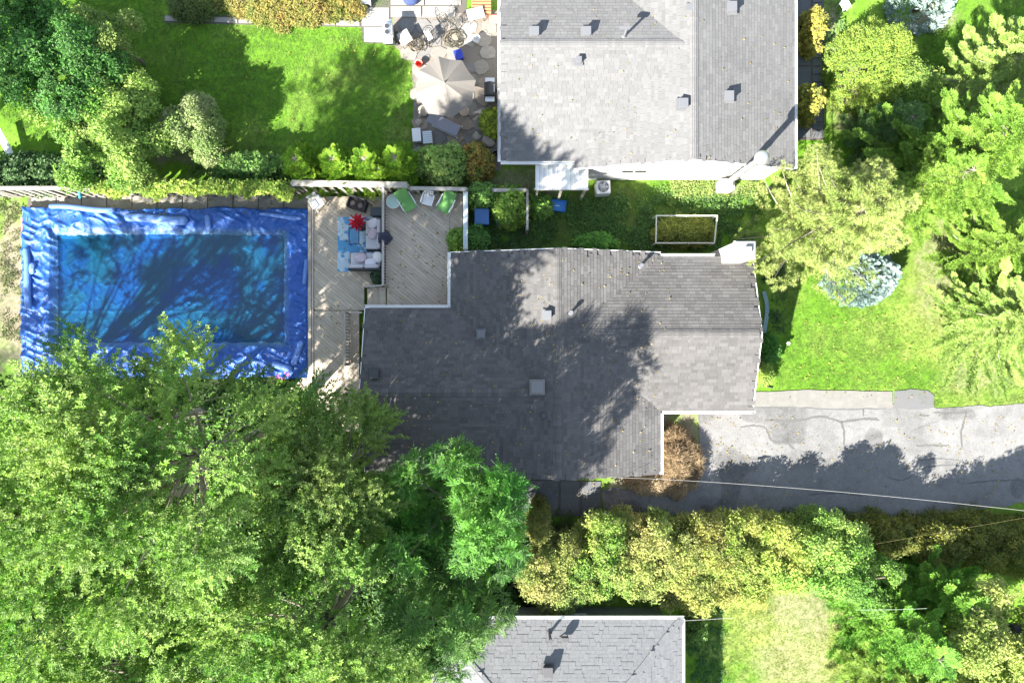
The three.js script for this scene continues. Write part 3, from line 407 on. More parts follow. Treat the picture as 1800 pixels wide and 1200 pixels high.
// ------------------------------------------------------------------ pool cover
{
  const PH = 0.3, x0 = X(38, PH), x1 = X(541, PH), z0 = Z(362, PH), z1 = Z(664, PH), nx = 300, nz = 190, wx0 = X(88, PH), wx1 = X(510, PH), wz0 = Z(401, PH), wz1 = Z(613, PH);
  const g = new THREE.PlaneGeometry(1, 1, nx, nz); g.rotateX(-Math.PI / 2); const p = g.attributes.position, u = g.attributes.uv, tint = [];
  for (let i = 0; i < p.count; i++) {
    const s = p.getX(i) + 0.5, t = p.getZ(i) + 0.5; let x = x0 + (x1 - x0) * s, z = z0 + (z1 - z0) * t + 0.55 * (s - 0.15) * (1 - t) * 0.35;
    const edge = Math.min(s * (x1 - x0), (1 - s) * (x1 - x0), t * (z1 - z0), (1 - t) * (z1 - z0));
    if (edge < 0.2) { x += (0.2 - edge) * 0.8 * (fbm(x * 1.3, z * 1.3, 3) - 0.5); z += (0.2 - edge) * 1.6 * (fbm(x * 1.1 + 7, z * 1.1, 3) - 0.5); }
    const inside = Math.min(x - wx0, wx1 - x, z - wz0, wz1 - z), dip = smooth(-0.12, 0.5, inside);
    const fold = Math.pow(1 - Math.abs(2 * noise((x + z * 0.6) * 1.4 + 3, (z - x * 0.5) * 3.2) - 1), 3), fold2 = Math.pow(1 - Math.abs(2 * noise((x - z) * 2.2 + 13, (z + x) * 2.2) - 1), 4);
    const rim = 1 - smooth(0, 0.5, inside);
    const y = 0.05 + rim * (0.10 * fold + 0.05 * fold2 + 0.05 * (fbm(x * 3, z * 3, 3) - 0.4)) - 0.22 * dip + 0.08 * dip * (fbm(x * 0.5, z * 0.5, 3) - 0.4) + 0.05 * smooth(0, 0.35, edge) * rim + dip * 0.03 * fold2 + 0.022 * Math.exp(-Math.pow((((x + 40.3) % 1.83) - 0.9) / 0.05, 2)) + 0.022 * Math.exp(-Math.pow((z + 1.4) / 0.05, 2));
    { const q = dip * (0.45 + 0.55 * smooth(0.35, 0.65, fbm(x * 0.9 + 5, z * 0.9, 4))); tint.push(0.018 + (0.08 - 0.018) * q, 0.1 + (0.19 - 0.1) * q, 0.4 + (0.21 - 0.4) * q); }
    p.setXYZ(i, x, edge < 0.02 ? 0.0 : y, z); u.setXY(i, x, z);
  }
  g.setAttribute('color', new THREE.Float32BufferAttribute(tint, 3)); g.computeVertexNormals();
  const weave = tex(256, 256, (i, j) => { const k = 0.9 + 0.1 * ((i % 8 < 4) === (j % 8 < 4) ? 1 : 0) + 0.08 * (hash(i, j) - 0.5); return [k, k, k]; });
  // the ground stays flat: the pool stands in a shallow raised coping, so lift the cover above it
  const cov = thing('pool_cover', 'wrinkled bright blue tarpaulin stretched over the rectangular swimming pool', 'pool cover', V(0, PH, 0));
  part('tarpaulin', g, new THREE.MeshPhysicalMaterial({ vertexColors: true, map: rep(weave, 4), roughness: 0.36, bumpMap: rep(bRough, 1.3), bumpScale: 0.02, side: THREE.DoubleSide }), cov);
  part('coping', merge([box(x1 - x0, 0.28, 0.3, (x0 + x1) / 2, -0.16, z0 + 0.28), box(x1 - x0 - 0.3, 0.28, 0.3, (x0 + x1) / 2, -0.16, z1 - 0.2), box(0.3, 0.28, z1 - z0 - 0.3, x0 + 0.2, -0.16, (z0 + z1) / 2), box(0.3, 0.28, z1 - z0 - 0.3, x1 - 0.18, -0.16, (z0 + z1) / 2)]), mSlab, cov);
  const w = shade(new THREE.Mesh(new THREE.ShapeGeometry(new THREE.Shape(wobble([[wx0 - 0.1, wz0 - 0.1], [wx1 + 0.1, wz0 - 0.05], [wx1 + 0.1, wz1 + 0.1], [wx0 - 0.1, wz1 + 0.1]], 0.15, 0.16).map(q => new THREE.Vector2(q[0], -q[1])))).rotateX(-Math.PI / 2), new THREE.MeshPhysicalMaterial({ color: C(0.2, 0.52, 0.72), transmission: 1, thickness: 0, roughness: 0.03, ior: 1.5, bumpMap: rep(bRough, 0.5), bumpScale: 0.004 })));
  w.name = 'water'; w.position.set(0, PH - 0.06, 0); w.userData = { kind: 'structure' }; scene.add(w);
  // water-filled tubes that weigh the edges down
  const mTube = new THREE.MeshPhysicalMaterial({ color: C(0.12, 0.24, 0.6), roughness: 0.3, bumpMap: rep(bRough, 6), bumpScale: 0.01 });
  const tubeGeo = (L, r) => { const q = new THREE.CapsuleGeometry(r, L - 2 * r, 5, 14, 14); q.rotateZ(Math.PI / 2); q.scale(1, 0.75, 1); const b = q.attributes.position; for (let i = 0; i < b.count; i++) { const x = b.getX(i); const k = 1 + 0.16 * (noise(x * 5, 3) - 0.5) + 0.1 * Math.cos(x * 18); b.setXYZ(i, x, b.getY(i) * k, b.getZ(i) * (0.9 + 0.25 * (noise(x * 2, 8) - 0.5)) + 0.06 * Math.sin(x * 1.7)); } q.computeVertexNormals(); return q; };
  [['pale weight tube along the top left edge of the blue cover', [85, 364], [202, 368], 0.13], ['broad pale weight tube at the top middle of the blue cover', [218, 384], [330, 386], 0.22], ['short pale weight tube lying across the top edge of the blue cover', [362, 377], [368, 403], 0.13], ['long pale weight tube on the left edge of the blue cover', [43, 435], [52, 545], 0.16], ['short pale weight tube beside the left edge of the blue cover', [56, 461], [56, 482], 0.15], ['pale weight tube standing out at the lower right edge of the blue cover', [528, 598], [517, 643], 0.15], ['curved pale weight tube at the bottom right of the blue cover', [476, 641], [514, 648], 0.16], ['pale weight tube seen through leaves at the bottom left of the cover', [92, 634], [150, 636], 0.15], ['slim pale weight tube on the right edge of the blue cover', [536, 455], [536, 500], 0.09], ['thin pale weight tube on the upper right of the blue cover', [455, 378], [530, 382], 0.1]].forEach(([l, a, b, r]) => {
    const A = P(...a, PH + 0.2), B = P(...b, PH + 0.2); const o = one('weight_tube', l, 'weight tube', tubeGeo(A.distanceTo(B), r), mTube, A.clone().add(B).multiplyScalar(0.5), 'water tubes weighing down the pool cover'); o.rotation.y = -Math.atan2(B.z - A.z, B.x - A.x);
  });
  const mPink = mat(0.75, 0.2, 0.5, { roughness: 0.7 });
  one('corner_sheet', 'pink plastic sheet at the top left corner of the pool cover', 'sheet', poly(wobble(pp([[36, 382], [50, 381], [46, 398], [40, 412], [36, 408]], 0.3), 0.1, 0.03), 0.3, 0.28), mPink);
  one('corner_cloth', 'pink cloth under the bottom right corner of the pool cover', 'cloth', poly(wobble(pp([[484, 650], [510, 648], [509, 660], [497, 668], [486, 664]], PH), 0.1, 0.04), PH + 0.12, 0.05), mPink);
}

// ------------------------------------------------------------------ foliage kits
const mLeaf = new THREE.MeshPhysicalMaterial({ color: C(1, 1, 1), vertexColors: true, roughness: 1, transmission: 0.4, thickness: 0, side: THREE.DoubleSide });
const mNeedle = new THREE.MeshStandardMaterial({ color: C(1, 1, 1), vertexColors: true, roughness: 0.7, side: THREE.DoubleSide });
const randDir = () => { const z = rr(-1, 1), a = rr(0, 6.2832), s = Math.sqrt(1 - z * z); return V(s * Math.cos(a), z, s * Math.sin(a)); };
function addLeaf(bag, o, d, n, L, W, fold, k) {             // a leaf of two faces folded along its midrib
  const side = new THREE.Vector3().crossVectors(d, n).normalize(), tip = o.clone().addScaledVector(d, L), m = o.clone().addScaledVector(d, L * 0.45).addScaledVector(n, fold * W);
  const l = m.clone().addScaledVector(side, W / 2), r = m.clone().addScaledVector(side, -W / 2), c = C(k, k, k);
  bag.tri(o, l, tip, c); bag.tri(o, tip, r, c);
}
const kits = {
  shoot: v => { const b = new Bag(), L = 0.8 + 0.2 * v, n = 54; for (let i = 0; i < n; i++) { const t = (i + 0.5) / n, a = i * 2.4 + rr(-0.4, 0.4), o = V(0.16 * Math.sin(t * 3.4 + v * 2) + 0.05 * Math.sin(t * 17), t * L, 0.2 * t * t * (v ? -1 : 1) + 0.05 * Math.sin(t * 13)), out = V(Math.cos(a), 0, Math.sin(a)), d = out.clone().multiplyScalar(0.85).add(V(0, 0.55, 0)).add(randDir().multiplyScalar(0.35)).normalize(), nn = V(0, 0, 1).addScaledVector(randDir(), 0.6).normalize(); addLeaf(b, o, d, nn, rr(0.075, 0.18) * (1 - 0.25 * t), rr(0.045, 0.085), 0.25, rr(0.7, 1.25)); } return b.geo(); },
  compound: v => { const b = new Bag(); for (let k = 0; k < 6; k++) { const a = k / 6 * 6.28 + rr(-0.3, 0.3), d = V(Math.cos(a) * 0.8, rr(0.2, 0.7), Math.sin(a) * 0.8).normalize(), kk = rr(0.75, 1.2), L = rr(0.3, 0.42), nn = V(0, 1, 0).addScaledVector(randDir(), 0.35).addScaledVector(d, -0.4).normalize(), side = new THREE.Vector3().crossVectors(d, nn).normalize(); for (let i = 0; i < 5; i++) for (const e of [-1, 1]) { const t = 0.25 + 0.75 * i / 5, o = d.clone().multiplyScalar(L * t); addLeaf(b, o, d.clone().multiplyScalar(0.55).addScaledVector(side, e).addScaledVector(nn, -0.2).normalize(), nn, 0.13, 0.05, 0.15, kk * rr(0.9, 1.1)); } addLeaf(b, d.clone().multiplyScalar(L), d, nn, 0.13, 0.05, 0.15, kk); } return b.geo(); },
  tuft: v => { const b = new Bag(); for (let i = 0; i < 46; i++) { const d = randDir(); d.y = Math.abs(d.y) * 1.2 - 0.25; d.normalize(); const nn = randDir(); addLeaf(b, V(0, 0.04, 0).addScaledVector(d, 0.02), d, nn, rr(0.13, 0.2), 0.016, 0.1, rr(0.7, 1.3)); } addLeaf(b, V(0, -0.35, 0), V(0, 1, 0), V(1, 0, 0), 0.4, 0.03, 0.1, 0.6); for (let i = 0; i < 18; i++) { const a = i * 2.4, t = -0.02 * i; addLeaf(b, V(0, t, 0), V(Math.cos(a), 0.7, Math.sin(a)).normalize(), randDir(), 0.15, 0.016, 0.1, rr(0.6, 1.1)); } return b.geo(); },
  frond: v => { const b = new Bag(), L = 0.75; const twig = (o, d, len) => { const n = Math.max(2, Math.round(len / 0.075)), side = new THREE.Vector3().crossVectors(d, V(0, 0, 1)).normalize(), k = rr(0.65, 1.3); for (let i = 0; i < n; i++) for (const e of [-1, 1]) { const p = o.clone().addScaledVector(d, len * (i + 0.25 * e) / n); addLeaf(b, p, d.clone().multiplyScalar(0.9).addScaledVector(side, e * 0.5).add(V(0, 0, rr(0, 0.5))).normalize(), V(0, 0, 1).addScaledVector(side, 0.7 * rr(-1, 1)).normalize(), 0.12, 0.045, 0.2, k * rr(0.75, 1.25)); } addLeaf(b, o.clone().addScaledVector(d, len * 0.8), d, V(0, 0, 1), 0.13, 0.045, 0.2, k * 1.2); }; twig(V(0, 0, 0), V(0, 1, 0), L); for (let i = 0; i < 6; i++) for (const e of [-1, 1]) { const t = 0.1 + 0.13 * i + rr(-0.03, 0.03); twig(V(0, L * t, 0), V(e * 0.8, 0.7, rr(-0.2, 0.15)).normalize(), (0.34 - 0.04 * i) * rr(0.75, 1.2)); } return b.geo(); },
  small: v => { const b = new Bag(); for (let i = 0; i < 34; i++) { const d = randDir(); d.y = d.y * 0.7 + 0.35; d.normalize(); addLeaf(b, V(0, 0.05, 0).addScaledVector(randDir(), 0.13), d, V(0, 1, 0).addScaledVector(randDir(), 0.8).normalize(), rr(0.06, 0.11), rr(0.035, 0.06), 0.2, rr(0.7, 1.3)); } return b.geo(); },
  round: v => { const b = new Bag(); for (let i = 0; i < 22; i++) { const d = randDir(); d.y = d.y * 0.6 + 0.3; d.normalize(); addLeaf(b, V(0, 0.05, 0).addScaledVector(randDir(), 0.14), d, V(0, 1, 0).addScaledVector(randDir(), 0.7).normalize(), rr(0.1, 0.17), rr(0.07, 0.11), 0.2, rr(0.75, 1.25)); } return b.geo(); },
  straw: v => { const b = new Bag(); for (let i = 0; i < 40; i++) { const d = randDir(); d.y = Math.abs(d.y) * 0.6; d.normalize(); addLeaf(b, V(0, 0.02, 0).addScaledVector(randDir(), 0.1), d, randDir(), rr(0.1, 0.3), 0.018, 0.1, rr(0.6, 1.4)); } return b.geo(); },
  grass: v => { const b = new Bag(); for (let i = 0; i < 13; i++) { const a = rr(0, 6.28), o = V(rr(-0.09, 0.09), -0.005, rr(-0.09, 0.09)), d = V(Math.cos(a) * 0.75, 1, Math.sin(a) * 0.75).normalize(); const s = V(-Math.sin(a), 0, Math.cos(a)).multiplyScalar(0.007), t = o.clone().addScaledVector(d, rr(0.04, 0.085)), k = rr(0.7, 1.3); b.tri(o.clone().add(s), o.clone().sub(s), t, C(k, k, k)); } return b.geo(); },
};
const kitGeo = {};
rs(101); for (const k in kits) kitGeo[k] = [kits[k](0), kits[k](1)];
function scatter(name, kit, items, m, parent) {             // items: {p, d, s, c, flat}; one instanced mesh per kit variant
  const out = [];
  for (let v = 0; v < 2; v++) {
    const list = items.filter((_, i) => i % 2 === v); if (!list.length) continue;
    const im = shade(new THREE.InstancedMesh(kitGeo[kit][v], m, list.length)), M = new THREE.Matrix4(), y = V(), z = V(), x = V(), s = V(), off = [V(0, 1, 0), V(1, 0, 0)];
    list.forEach((it, i) => {
      y.copy(it.d).normalize(); z.copy(it.up ?? off[0]).addScaledVector(randDir(), it.jit ?? 0.5); x.crossVectors(y, z); if (x.lengthSq() < 1e-4) x.crossVectors(y, off[1]); x.normalize(); z.crossVectors(x, y).normalize();
      M.makeBasis(x, y, z).scale(s.setScalar(it.s)); M.setPosition(it.p.x, it.p.y, it.p.z); im.setMatrixAt(i, M); im.setColorAt(i, it.c);
    });
    im.name = name; im.userData.kind = 'stuff'; im.instanceMatrix.needsUpdate = true; parent.add(im); out.push(im);
  }
  return out;
}
const mBark = mat(0.2, 0.17, 0.14, { map: rep(tWood, 1, 3), bumpMap: rep(tWood, 1, 3), bumpScale: 0.02, roughness: 0.95 });
const mBarkPale = mat(0.36, 0.33, 0.27, { map: rep(tWood, 1, 3), bumpMap: rep(tWood, 1, 3), bumpScale: 0.015, roughness: 0.9 });
const mix = (a, b, t) => C(a[0] + (b[0] - a[0]) * t, a[1] + (b[1] - a[1]) * t, a[2] + (b[2] - a[2]) * t);
// broadleaf tree: lobes spread through an uneven crown, limbs to each, sprays over the lobes
function tree(name, label, cat, group, o) {
  const { x, z, top, base, R, nl = 30, n = 2000, kit = 'shoot', cols, lr = [0.7, 1.3], tr = 0.18, bark = mBark, s = [0.8, 1.3], flatten = 1, extra = [], sd = 1, mt = mLeaf, droop = 0.15, keep, dome = 1, heart = 0 } = o;
  rs(sd * 7919 + 13); const t = thing(name, label, cat, V(x, 0, z), 0, group);
  const cy = (top + base) / 2, ry = (top - base) / 2, lobes = [];
  for (let i = 0; i < nl; i++) { let d, f, k = 0; do { d = randDir(); d.y = Math.sign(d.y) * Math.pow(Math.abs(d.y), dome); f = Math.pow(rnd(), 0.45); k++; } while (k < 40 && lobes.some(l => l.p.distanceTo(V(d.x * R * f, cy + d.y * ry * f, d.z * R * f)) < lr[0] * 0.8)); const p = V(d.x * (R - lr[0] * 0.6) * f, cy + d.y * (ry - lr[0] * 0.6) * f, d.z * (R - lr[0] * 0.6) * f); lobes.push({ p, r: rr(...lr), t: rnd() }); }
  extra.forEach(([a, b, c, r]) => lobes.push({ p: V(a - x, b, c - z), r, t: rnd() }));
  for (let i = 0; i < heart; i++) { const a = i / heart * 6.28 + rr(-0.3, 0.3), q = R * rr(0.08, 0.38); lobes.push({ p: V(Math.cos(a) * q, top - ry * rr(0.15, 0.6), Math.sin(a) * q), r: 0.8, t: rnd() }); }
  const fork = base * 0.75, trunk = [limbGeo([V(0, -0.1, 0), V(rr(-0.1, 0.1), fork * 0.5, rr(-0.1, 0.1)), V(0, fork, 0), V(rr(-0.3, 0.3), cy, rr(-0.3, 0.3)), V(rr(-0.4, 0.4), top - ry * 0.35, rr(-0.4, 0.4))], tr, tr * 0.2, 14, 8)];
  const limbs = lobes.map(l => { const y0 = Math.min(l.p.y - 0.2, fork + (l.p.y - fork) * rr(0.1, 0.45)); const a = V(0, Math.max(fork * 0.7, y0), 0), mid = a.clone().lerp(l.p, 0.5).add(V(rr(-0.3, 0.3), rr(-0.2, 0.3), rr(-0.3, 0.3))); return limbGeo([a, mid, l.p, l.p.clone().addScaledVector(l.p.clone().sub(mid).normalize(), l.r * 0.7)], tr * rr(0.16, 0.3), 0.01, 8, 5); });
  part('trunk', merge([...trunk, ...limbs]), bark, t);
  const items = [], tot = lobes.reduce((q, l) => q + l.r * l.r, 0), cen = V(0, cy - ry * 0.3, 0);
  for (const l of lobes) { const k = Math.round(n * l.r * l.r / tot), out = l.p.clone().sub(cen).normalize();
    for (let i = 0; i < k; i++) { const d = randDir().addScaledVector(out, 0.5).add(V(0, 0.25, 0)).normalize(), p = l.p.clone().addScaledVector(V(d.x, d.y * flatten, d.z), l.r * (0.35 + 0.65 * Math.sqrt(rnd()))); if (keep && !keep(p.x + x, p.y, p.z + z)) continue;
      const dd = d.clone().multiplyScalar(0.6).addScaledVector(out, 0.6).add(V(rr(-0.4, 0.4), rr(-0.2, 0.3) - droop, rr(-0.4, 0.4))).normalize(); const q = Math.min(1, Math.max(0, l.t * 0.3 + rnd() * 0.45 + 1.1 * (fbm((p.x + x) * 0.7 + sd, (p.z + z) * 0.7, 3) - 0.38))); items.push({ p, d: dd, s: rr(...s), c: mix(cols[0], cols[1], q).multiplyScalar(rr(0.72, 1.25)) }); } }
  scatter('crown', kit, items, mt, t); return t;
}
// conifer: whorls of boughs, fronds along them
function conifer(name, label, group, o) {
  const { x, z, top, base = 0.4, R, cols, whorls = 16, per = 7, kit = 'frond', dens = 1, sd = 1, s = [0.55, 0.95], power = 0.8, tr = 0.16, sag = 0.15, bare = 0.15, cat = 'tree', rise = 0.2 } = o;
  rs(sd * 104729 + 7); const t = thing(name, label, cat, V(x, 0, z), 0, group), limbs = [limbGeo([V(0, -0.1, 0), V(0.03, top * 0.5, 0), V(0, top, 0)], tr, 0.02, 10, 7)], items = [];
  for (let w = 0; w < whorls; w++) { const f = (w + rr(-0.2, 0.2)) / (whorls - 1), y = base + (top - base) * Math.min(0.99, Math.max(0, f)), len = R * Math.pow(1 - 0.96 * Math.min(1, Math.max(0, f)), power) + 0.12, a0 = rr(0, 6.28);
    for (let k = 0; k < per; k++) { const a = a0 + k / per * 6.283 + rr(-0.25, 0.25), L = len * rr(0.5, 1.15), d = V(Math.cos(a), 0, Math.sin(a)), end = V(d.x * L, y + L * rr(rise - sag, rise), d.z * L), mid = V(d.x * L * 0.5, y + L * 0.05 - sag * 0.3 * L, d.z * L * 0.5), a1 = V(0, y, 0);
      const cv = new THREE.CatmullRomCurve3([a1, mid, end]); limbs.push(limbGeo([a1, mid, end], 0.02 + 0.012 * L, 0.008, 6, 4)); const q0 = rnd();
      const m = Math.max(2, Math.round(L * 5.2 * dens)); for (let i = 0; i < m; i++) { const u = bare + (1 - bare) * (i + rnd()) / m, p = cv.getPoint(Math.min(1, u)), tg = cv.getTangent(Math.min(1, u)), side = V(-d.z, 0, d.x), e = i % 2 ? 1 : -1, w2 = kit === 'tuft' ? L * 0.22 * Math.sin(Math.PI * Math.min(0.95, u * 0.9)) * rr(0.2, 1.2) : 0; p.addScaledVector(side, e * w2); p.y += kit === 'tuft' ? rr(-0.1, 0.22) : rr(-0.03, 0.06);
        const dd = tg.clone().addScaledVector(side, e * rr(0.2, 0.8) * (1.1 - u)).add(V(0, kit === 'tuft' ? rr(0.2, 1.1) : rr(-0.1, 0.12), 0)).normalize(); items.push({ p, d: dd, s: rr(...s) * (0.75 + 0.3 * (1 - u)), c: mix(cols[0], cols[1], Math.min(1, q0 * 0.5 + rnd() * 0.5)), jit: 0.35 }); } } }
  part('trunk', merge(limbs), mBarkPale, t); scatter('crown', kit, items, mNeedle, t); return t;
}
// shrub or hedge mass: sprays over a lumpy mound
function shrub(name, label, cat, group, o) {
  const { x, z, rx, rz = rx, h, n = 400, kit = 'small', cols, sd = 1, s = [0.8, 1.3], y0 = 0, up = 0.5, lump = 0.35, mt = mLeaf, dense = false, flat = 1 } = o;
  rs(sd * 15485863 % 1000003 + 17); const t = thing(name, label, cat, V(x, 0, z), 0, group), items = [], st = [];
  for (let i = 0; i < n; i++) { const d = randDir(); d.y = Math.abs(d.y); const k = 1 - lump + 2 * lump * fbm(d.x * 2.3 + sd * 3.1, d.z * 2.3 + d.y * 2 + sd, 3), f = dense ? rr(0.86, 1.02) : 0.45 + 0.58 * Math.sqrt(rnd()); const p = V(d.x * rx * k * f, y0 + Math.pow(d.y, flat) * (h - y0) * (flat < 1 ? 0.55 + 0.45 * k : k) * f, d.z * rz * k * f);
    items.push({ p, d: V(d.x, d.y * 0.8 + up, d.z).addScaledVector(randDir(), 0.5).normalize(), s: rr(...s), c: mix(cols[0], cols[1], Math.min(1, Math.max(0, 0.65 * fbm(p.x * 1.4 + sd, p.z * 1.4, 3) + 0.6 * rnd() - 0.1))) }); }
  for (let i = 0; i < 9; i++) { const a = rr(0, 6.28), q = rr(0.3, 0.75); st.push(limbGeo([V(rr(-0.1, 0.1), -0.05, rr(-0.1, 0.1)), V(Math.cos(a) * rx * q * 0.5, h * 0.4, Math.sin(a) * rz * q * 0.5), V(Math.cos(a) * rx * q, y0 + (h - y0) * 0.75, Math.sin(a) * rz * q)], 0.03 + 0.01 * h, 0.008, 6, 4)); }
  part('stem', merge(st), mBark, t); scatter('foliage', kit, items, mt, t); return t;
}

// ------------------------------------------------------------------ trees
const elm = [[0.1, 0.28, 0.01], [0.4, 0.54, 0.12]], ashC = [[0.035, 0.18, 0.008], [0.13, 0.32, 0.02]];
const EL = { cols: elm, bark: mBarkPale, tr: 0.28, lr: [0.42, 0.78], dome: 0.6, heart: 6, s: [0.58, 1.0] };
tree('shade_tree', 'tallest feathery yellow-green tree, its crown rising below the pool cover', 'tree', null, { ...EL, x: -10.8, z: 3.9, top: 14.4, base: 8.6, R: 3.7, nl: 42, n: 2100, sd: 1 });
tree('shade_tree', 'feathery tree with pale bare limbs filling the left edge below the pool', 'tree', null, { ...EL, x: -14.6, z: 6.6, top: 13, base: 7.5, R: 4.5, nl: 48, n: 1750, sd: 2 });
tree('shade_tree', 'dense feathery tree at the bottom edge left of the lower house', 'tree', null, { ...EL, x: -6.7, z: 10.2, top: 11.2, base: 7, R: 4.1, nl: 46, n: 1950, sd: 3 });
tree('shade_tree', 'lower leafy tree hanging over the bottom left corner of the pool cover', 'tree', null, { ...EL, x: -14.2, z: 3.2, top: 9, base: 4.6, R: 3, nl: 28, n: 1080, cols: [[0.06, 0.21, 0.014], [0.24, 0.36, 0.07]], tr: 0.2, sd: 4, extra: [[-17.6, 5.5, 2.2, 0.7], [-11.4, 5.6, 1.9, 0.8], [-9.6, 5, 2.4, 0.8], [-16.2, 6.4, 0.3, 0.5], [-18.5, 5.5, 3, 0.9], [-13, 6, 0.9, 0.6], [-9, 5.4, 3, 0.8], [-8.6, 5.8, 4.2, 0.8], [-10, 6.4, 4.4, 0.9], [-8, 5.2, 2.2, 0.7], [-10.2, 5.6, 1.9, 0.7]] });
tree('shade_tree', 'feathery tree in the bottom left corner of the picture', 'tree', null, { ...EL, x: -13, z: 12, top: 12, base: 7, R: 4.3, nl: 46, n: 1550, sd: 5 });
tree('shade_tree', 'medium leafy tree beside the lower deck and the west corner of the bungalow', 'tree', null, { ...EL, x: -6.7, z: 5.0, top: 9.2, base: 5.6, R: 2.8, nl: 30, n: 1150, cols: [[0.08, 0.22, 0.014], [0.28, 0.38, 0.07]], tr: 0.2, sd: 16 });
tree('shade_tree', 'tall tree left of the frame whose shade falls on the pool and lawn', 'tree', null, { ...EL, x: -19.7, z: 2.2, top: 14.2, base: 9.2, R: 2.9, nl: 20, n: 600, tr: 0.25, sd: 6 });
tree('shade_tree', 'second tall tree beyond the left edge beside the fence', 'tree', null, { ...EL, x: -25.5, z: 7, top: 13.5, base: 6, R: 4.2, nl: 34, n: 1000, sd: 7 });
tree('shade_tree', 'tall tree just beyond the left edge shading the right end of the pool', 'tree', null, { ...EL, x: -20.4, z: 8.2, top: 13.4, base: 8.4, R: 3.5, nl: 22, n: 480, sd: 17 });
tree('shade_tree', 'third tall tree beyond the left edge shading the back corner', 'tree', null, { ...EL, x: -26.8, z: -7.6, top: 11.5, base: 6, R: 4, nl: 34, n: 900, sd: 8 });
tree('ash_tree', 'deep green tree with compound leaves between the shade trees and the yellow hedge', 'tree', null, { x: -1.5, z: 6.5, top: 10, base: 5.6, R: 2.9, nl: 32, n: 620, kit: 'compound', cols: ashC, tr: 0.2, lr: [0.45, 0.8], s: [0.75, 1.15], sd: 9 });
tree('ash_tree', 'deep green leafy tree hanging over the left end of the lower house roof', 'tree', null, { x: -2.6, z: 10.2, top: 8.8, base: 3.6, R: 2.3, nl: 26, n: 650, kit: 'compound', cols: [[0.045, 0.17, 0.014], [0.14, 0.27, 0.04]], tr: 0.18, lr: [0.5, 0.9], s: [0.75, 1.1], sd: 10 });
tree('ash_tree', 'dark green low tree in the shade against the south wall of the bungalow', 'tree', null, { x: -4.1, z: 6.9, top: 6.8, base: 3, R: 1.8, nl: 22, n: 420, kit: 'compound', cols: ashC, tr: 0.15, lr: [0.5, 0.85], sd: 11 });
// top left garden
tree('fruit_tree', 'bushy light green tree behind the fence above the left end of the pool', 'tree', null, { x: X(165, 3), z: Z(225, 3), top: 4.2, base: 0.9, R: 2.75, nl: 40, n: 1900, kit: 'small', cols: [[0.1, 0.3, 0.012], [0.42, 0.54, 0.12]], s: [1.1, 1.8], tr: 0.14, lr: [0.4, 0.75], sd: 12 });
tree('fruit_tree', 'pale grey-green bush tree right of the light green one by the fence', 'tree', null, { x: X(338, 2.2), z: Z(225, 2.2), top: 2.7, base: 0.5, R: 1.55, nl: 22, n: 1000, kit: 'small', cols: [[0.18, 0.32, 0.05], [0.5, 0.52, 0.26]], s: [1, 1.6], tr: 0.09, lr: [0.35, 0.6], sd: 13 });
tree('fruit_tree', 'dark bluish green tree in the top left corner', 'tree', null, { x: X(70, 4), z: Z(70, 4), top: 5, base: 1.4, R: 2.7, nl: 32, n: 1400, kit: 'small', cols: [[0.04, 0.17, 0.012], [0.09, 0.27, 0.03]], s: [1.1, 1.8], tr: 0.14, lr: [0.5, 0.95], sd: 14 });
tree('fruit_tree', 'thin young tree in the shade above the light green one', 'tree', null, { x: X(195, 2.6), z: Z(70, 2.6), top: 4, base: 1.2, R: 1.3, nl: 16, n: 520, kit: 'small', cols: [[0.12, 0.28, 0.03], [0.35, 0.42, 0.1]], s: [1, 1.5], tr: 0.08, lr: [0.35, 0.6], sd: 15 });
[[540, 292], [602, 292], [655, 292], [706, 290]].forEach(([px, py], i) => conifer('cedar', ['clipped pyramidal cedar, leftmost of the row behind the fence', 'clipped pyramidal cedar, second from the left in the row behind the fence', 'clipped pyramidal cedar, third from the left in the row behind the fence', 'clipped pyramidal cedar nearest the round bush behind the fence'][i], 'clipped cedars in a row behind the fence', { x: X(px, 1.2), z: Z(py + 6, 1.2), top: 3.1, base: 0.15, R: 1.0, cols: [[0.1, 0.26, 0.01], [0.25, 0.4, 0.02]], whorls: 16, per: 12, dens: 1.5, s: [0.4, 0.62], power: 0.75, tr: 0.05, bare: 0.35, rise: 0.45, sd: 20 + i }));
shrub('bush', 'rounded green bush right of the cedars behind the deck fence', 'bush', null, { x: X(775, 1.2), z: Z(288, 1.2), rx: 1.25, rz: 0.75, h: 2, n: 620, kit: 'round', cols: [[0.12, 0.3, 0.02], [0.36, 0.46, 0.12]], sd: 30 });
shrub('bush', 'orange and green shrub beside the patio corner', 'bush', null, { x: X(836, 0.8), z: Z(285, 0.8), rx: 0.6, rz: 0.8, h: 1.4, n: 300, kit: 'round', cols: [[0.14, 0.28, 0.03], [0.5, 0.24, 0.04]], sd: 31 });
shrub('bush', 'small bright yellow-green bush against the neighbour house wall', 'bush', null, { x: X(866, 0.5), z: Z(215, 0.5), rx: 0.4, rz: 0.5, h: 0.9, n: 190, kit: 'round', cols: [[0.18, 0.27, 0.01], [0.33, 0.4, 0.02]], sd: 32 });
shrub('hedge', 'dark leafy hedge along the back of the fence left of the cedars', 'hedge', null, { x: X(440, 0.9), z: Z(296, 0.9), rx: 2.2, rz: 0.6, h: 1.5, n: 900, kit: 'round', cols: [[0.06, 0.2, 0.02], [0.22, 0.36, 0.06]], sd: 33, lump: 0.5 });
shrub('hedge', 'dark leafy undergrowth behind the fence at the left edge', 'hedge', null, { x: X(70, 0.9), z: Z(300, 0.9), rx: 3, rz: 0.7, h: 1.5, n: 800, kit: 'round', cols: [[0.04, 0.12, 0.02], [0.1, 0.2, 0.05]], sd: 34, lump: 0.5 });
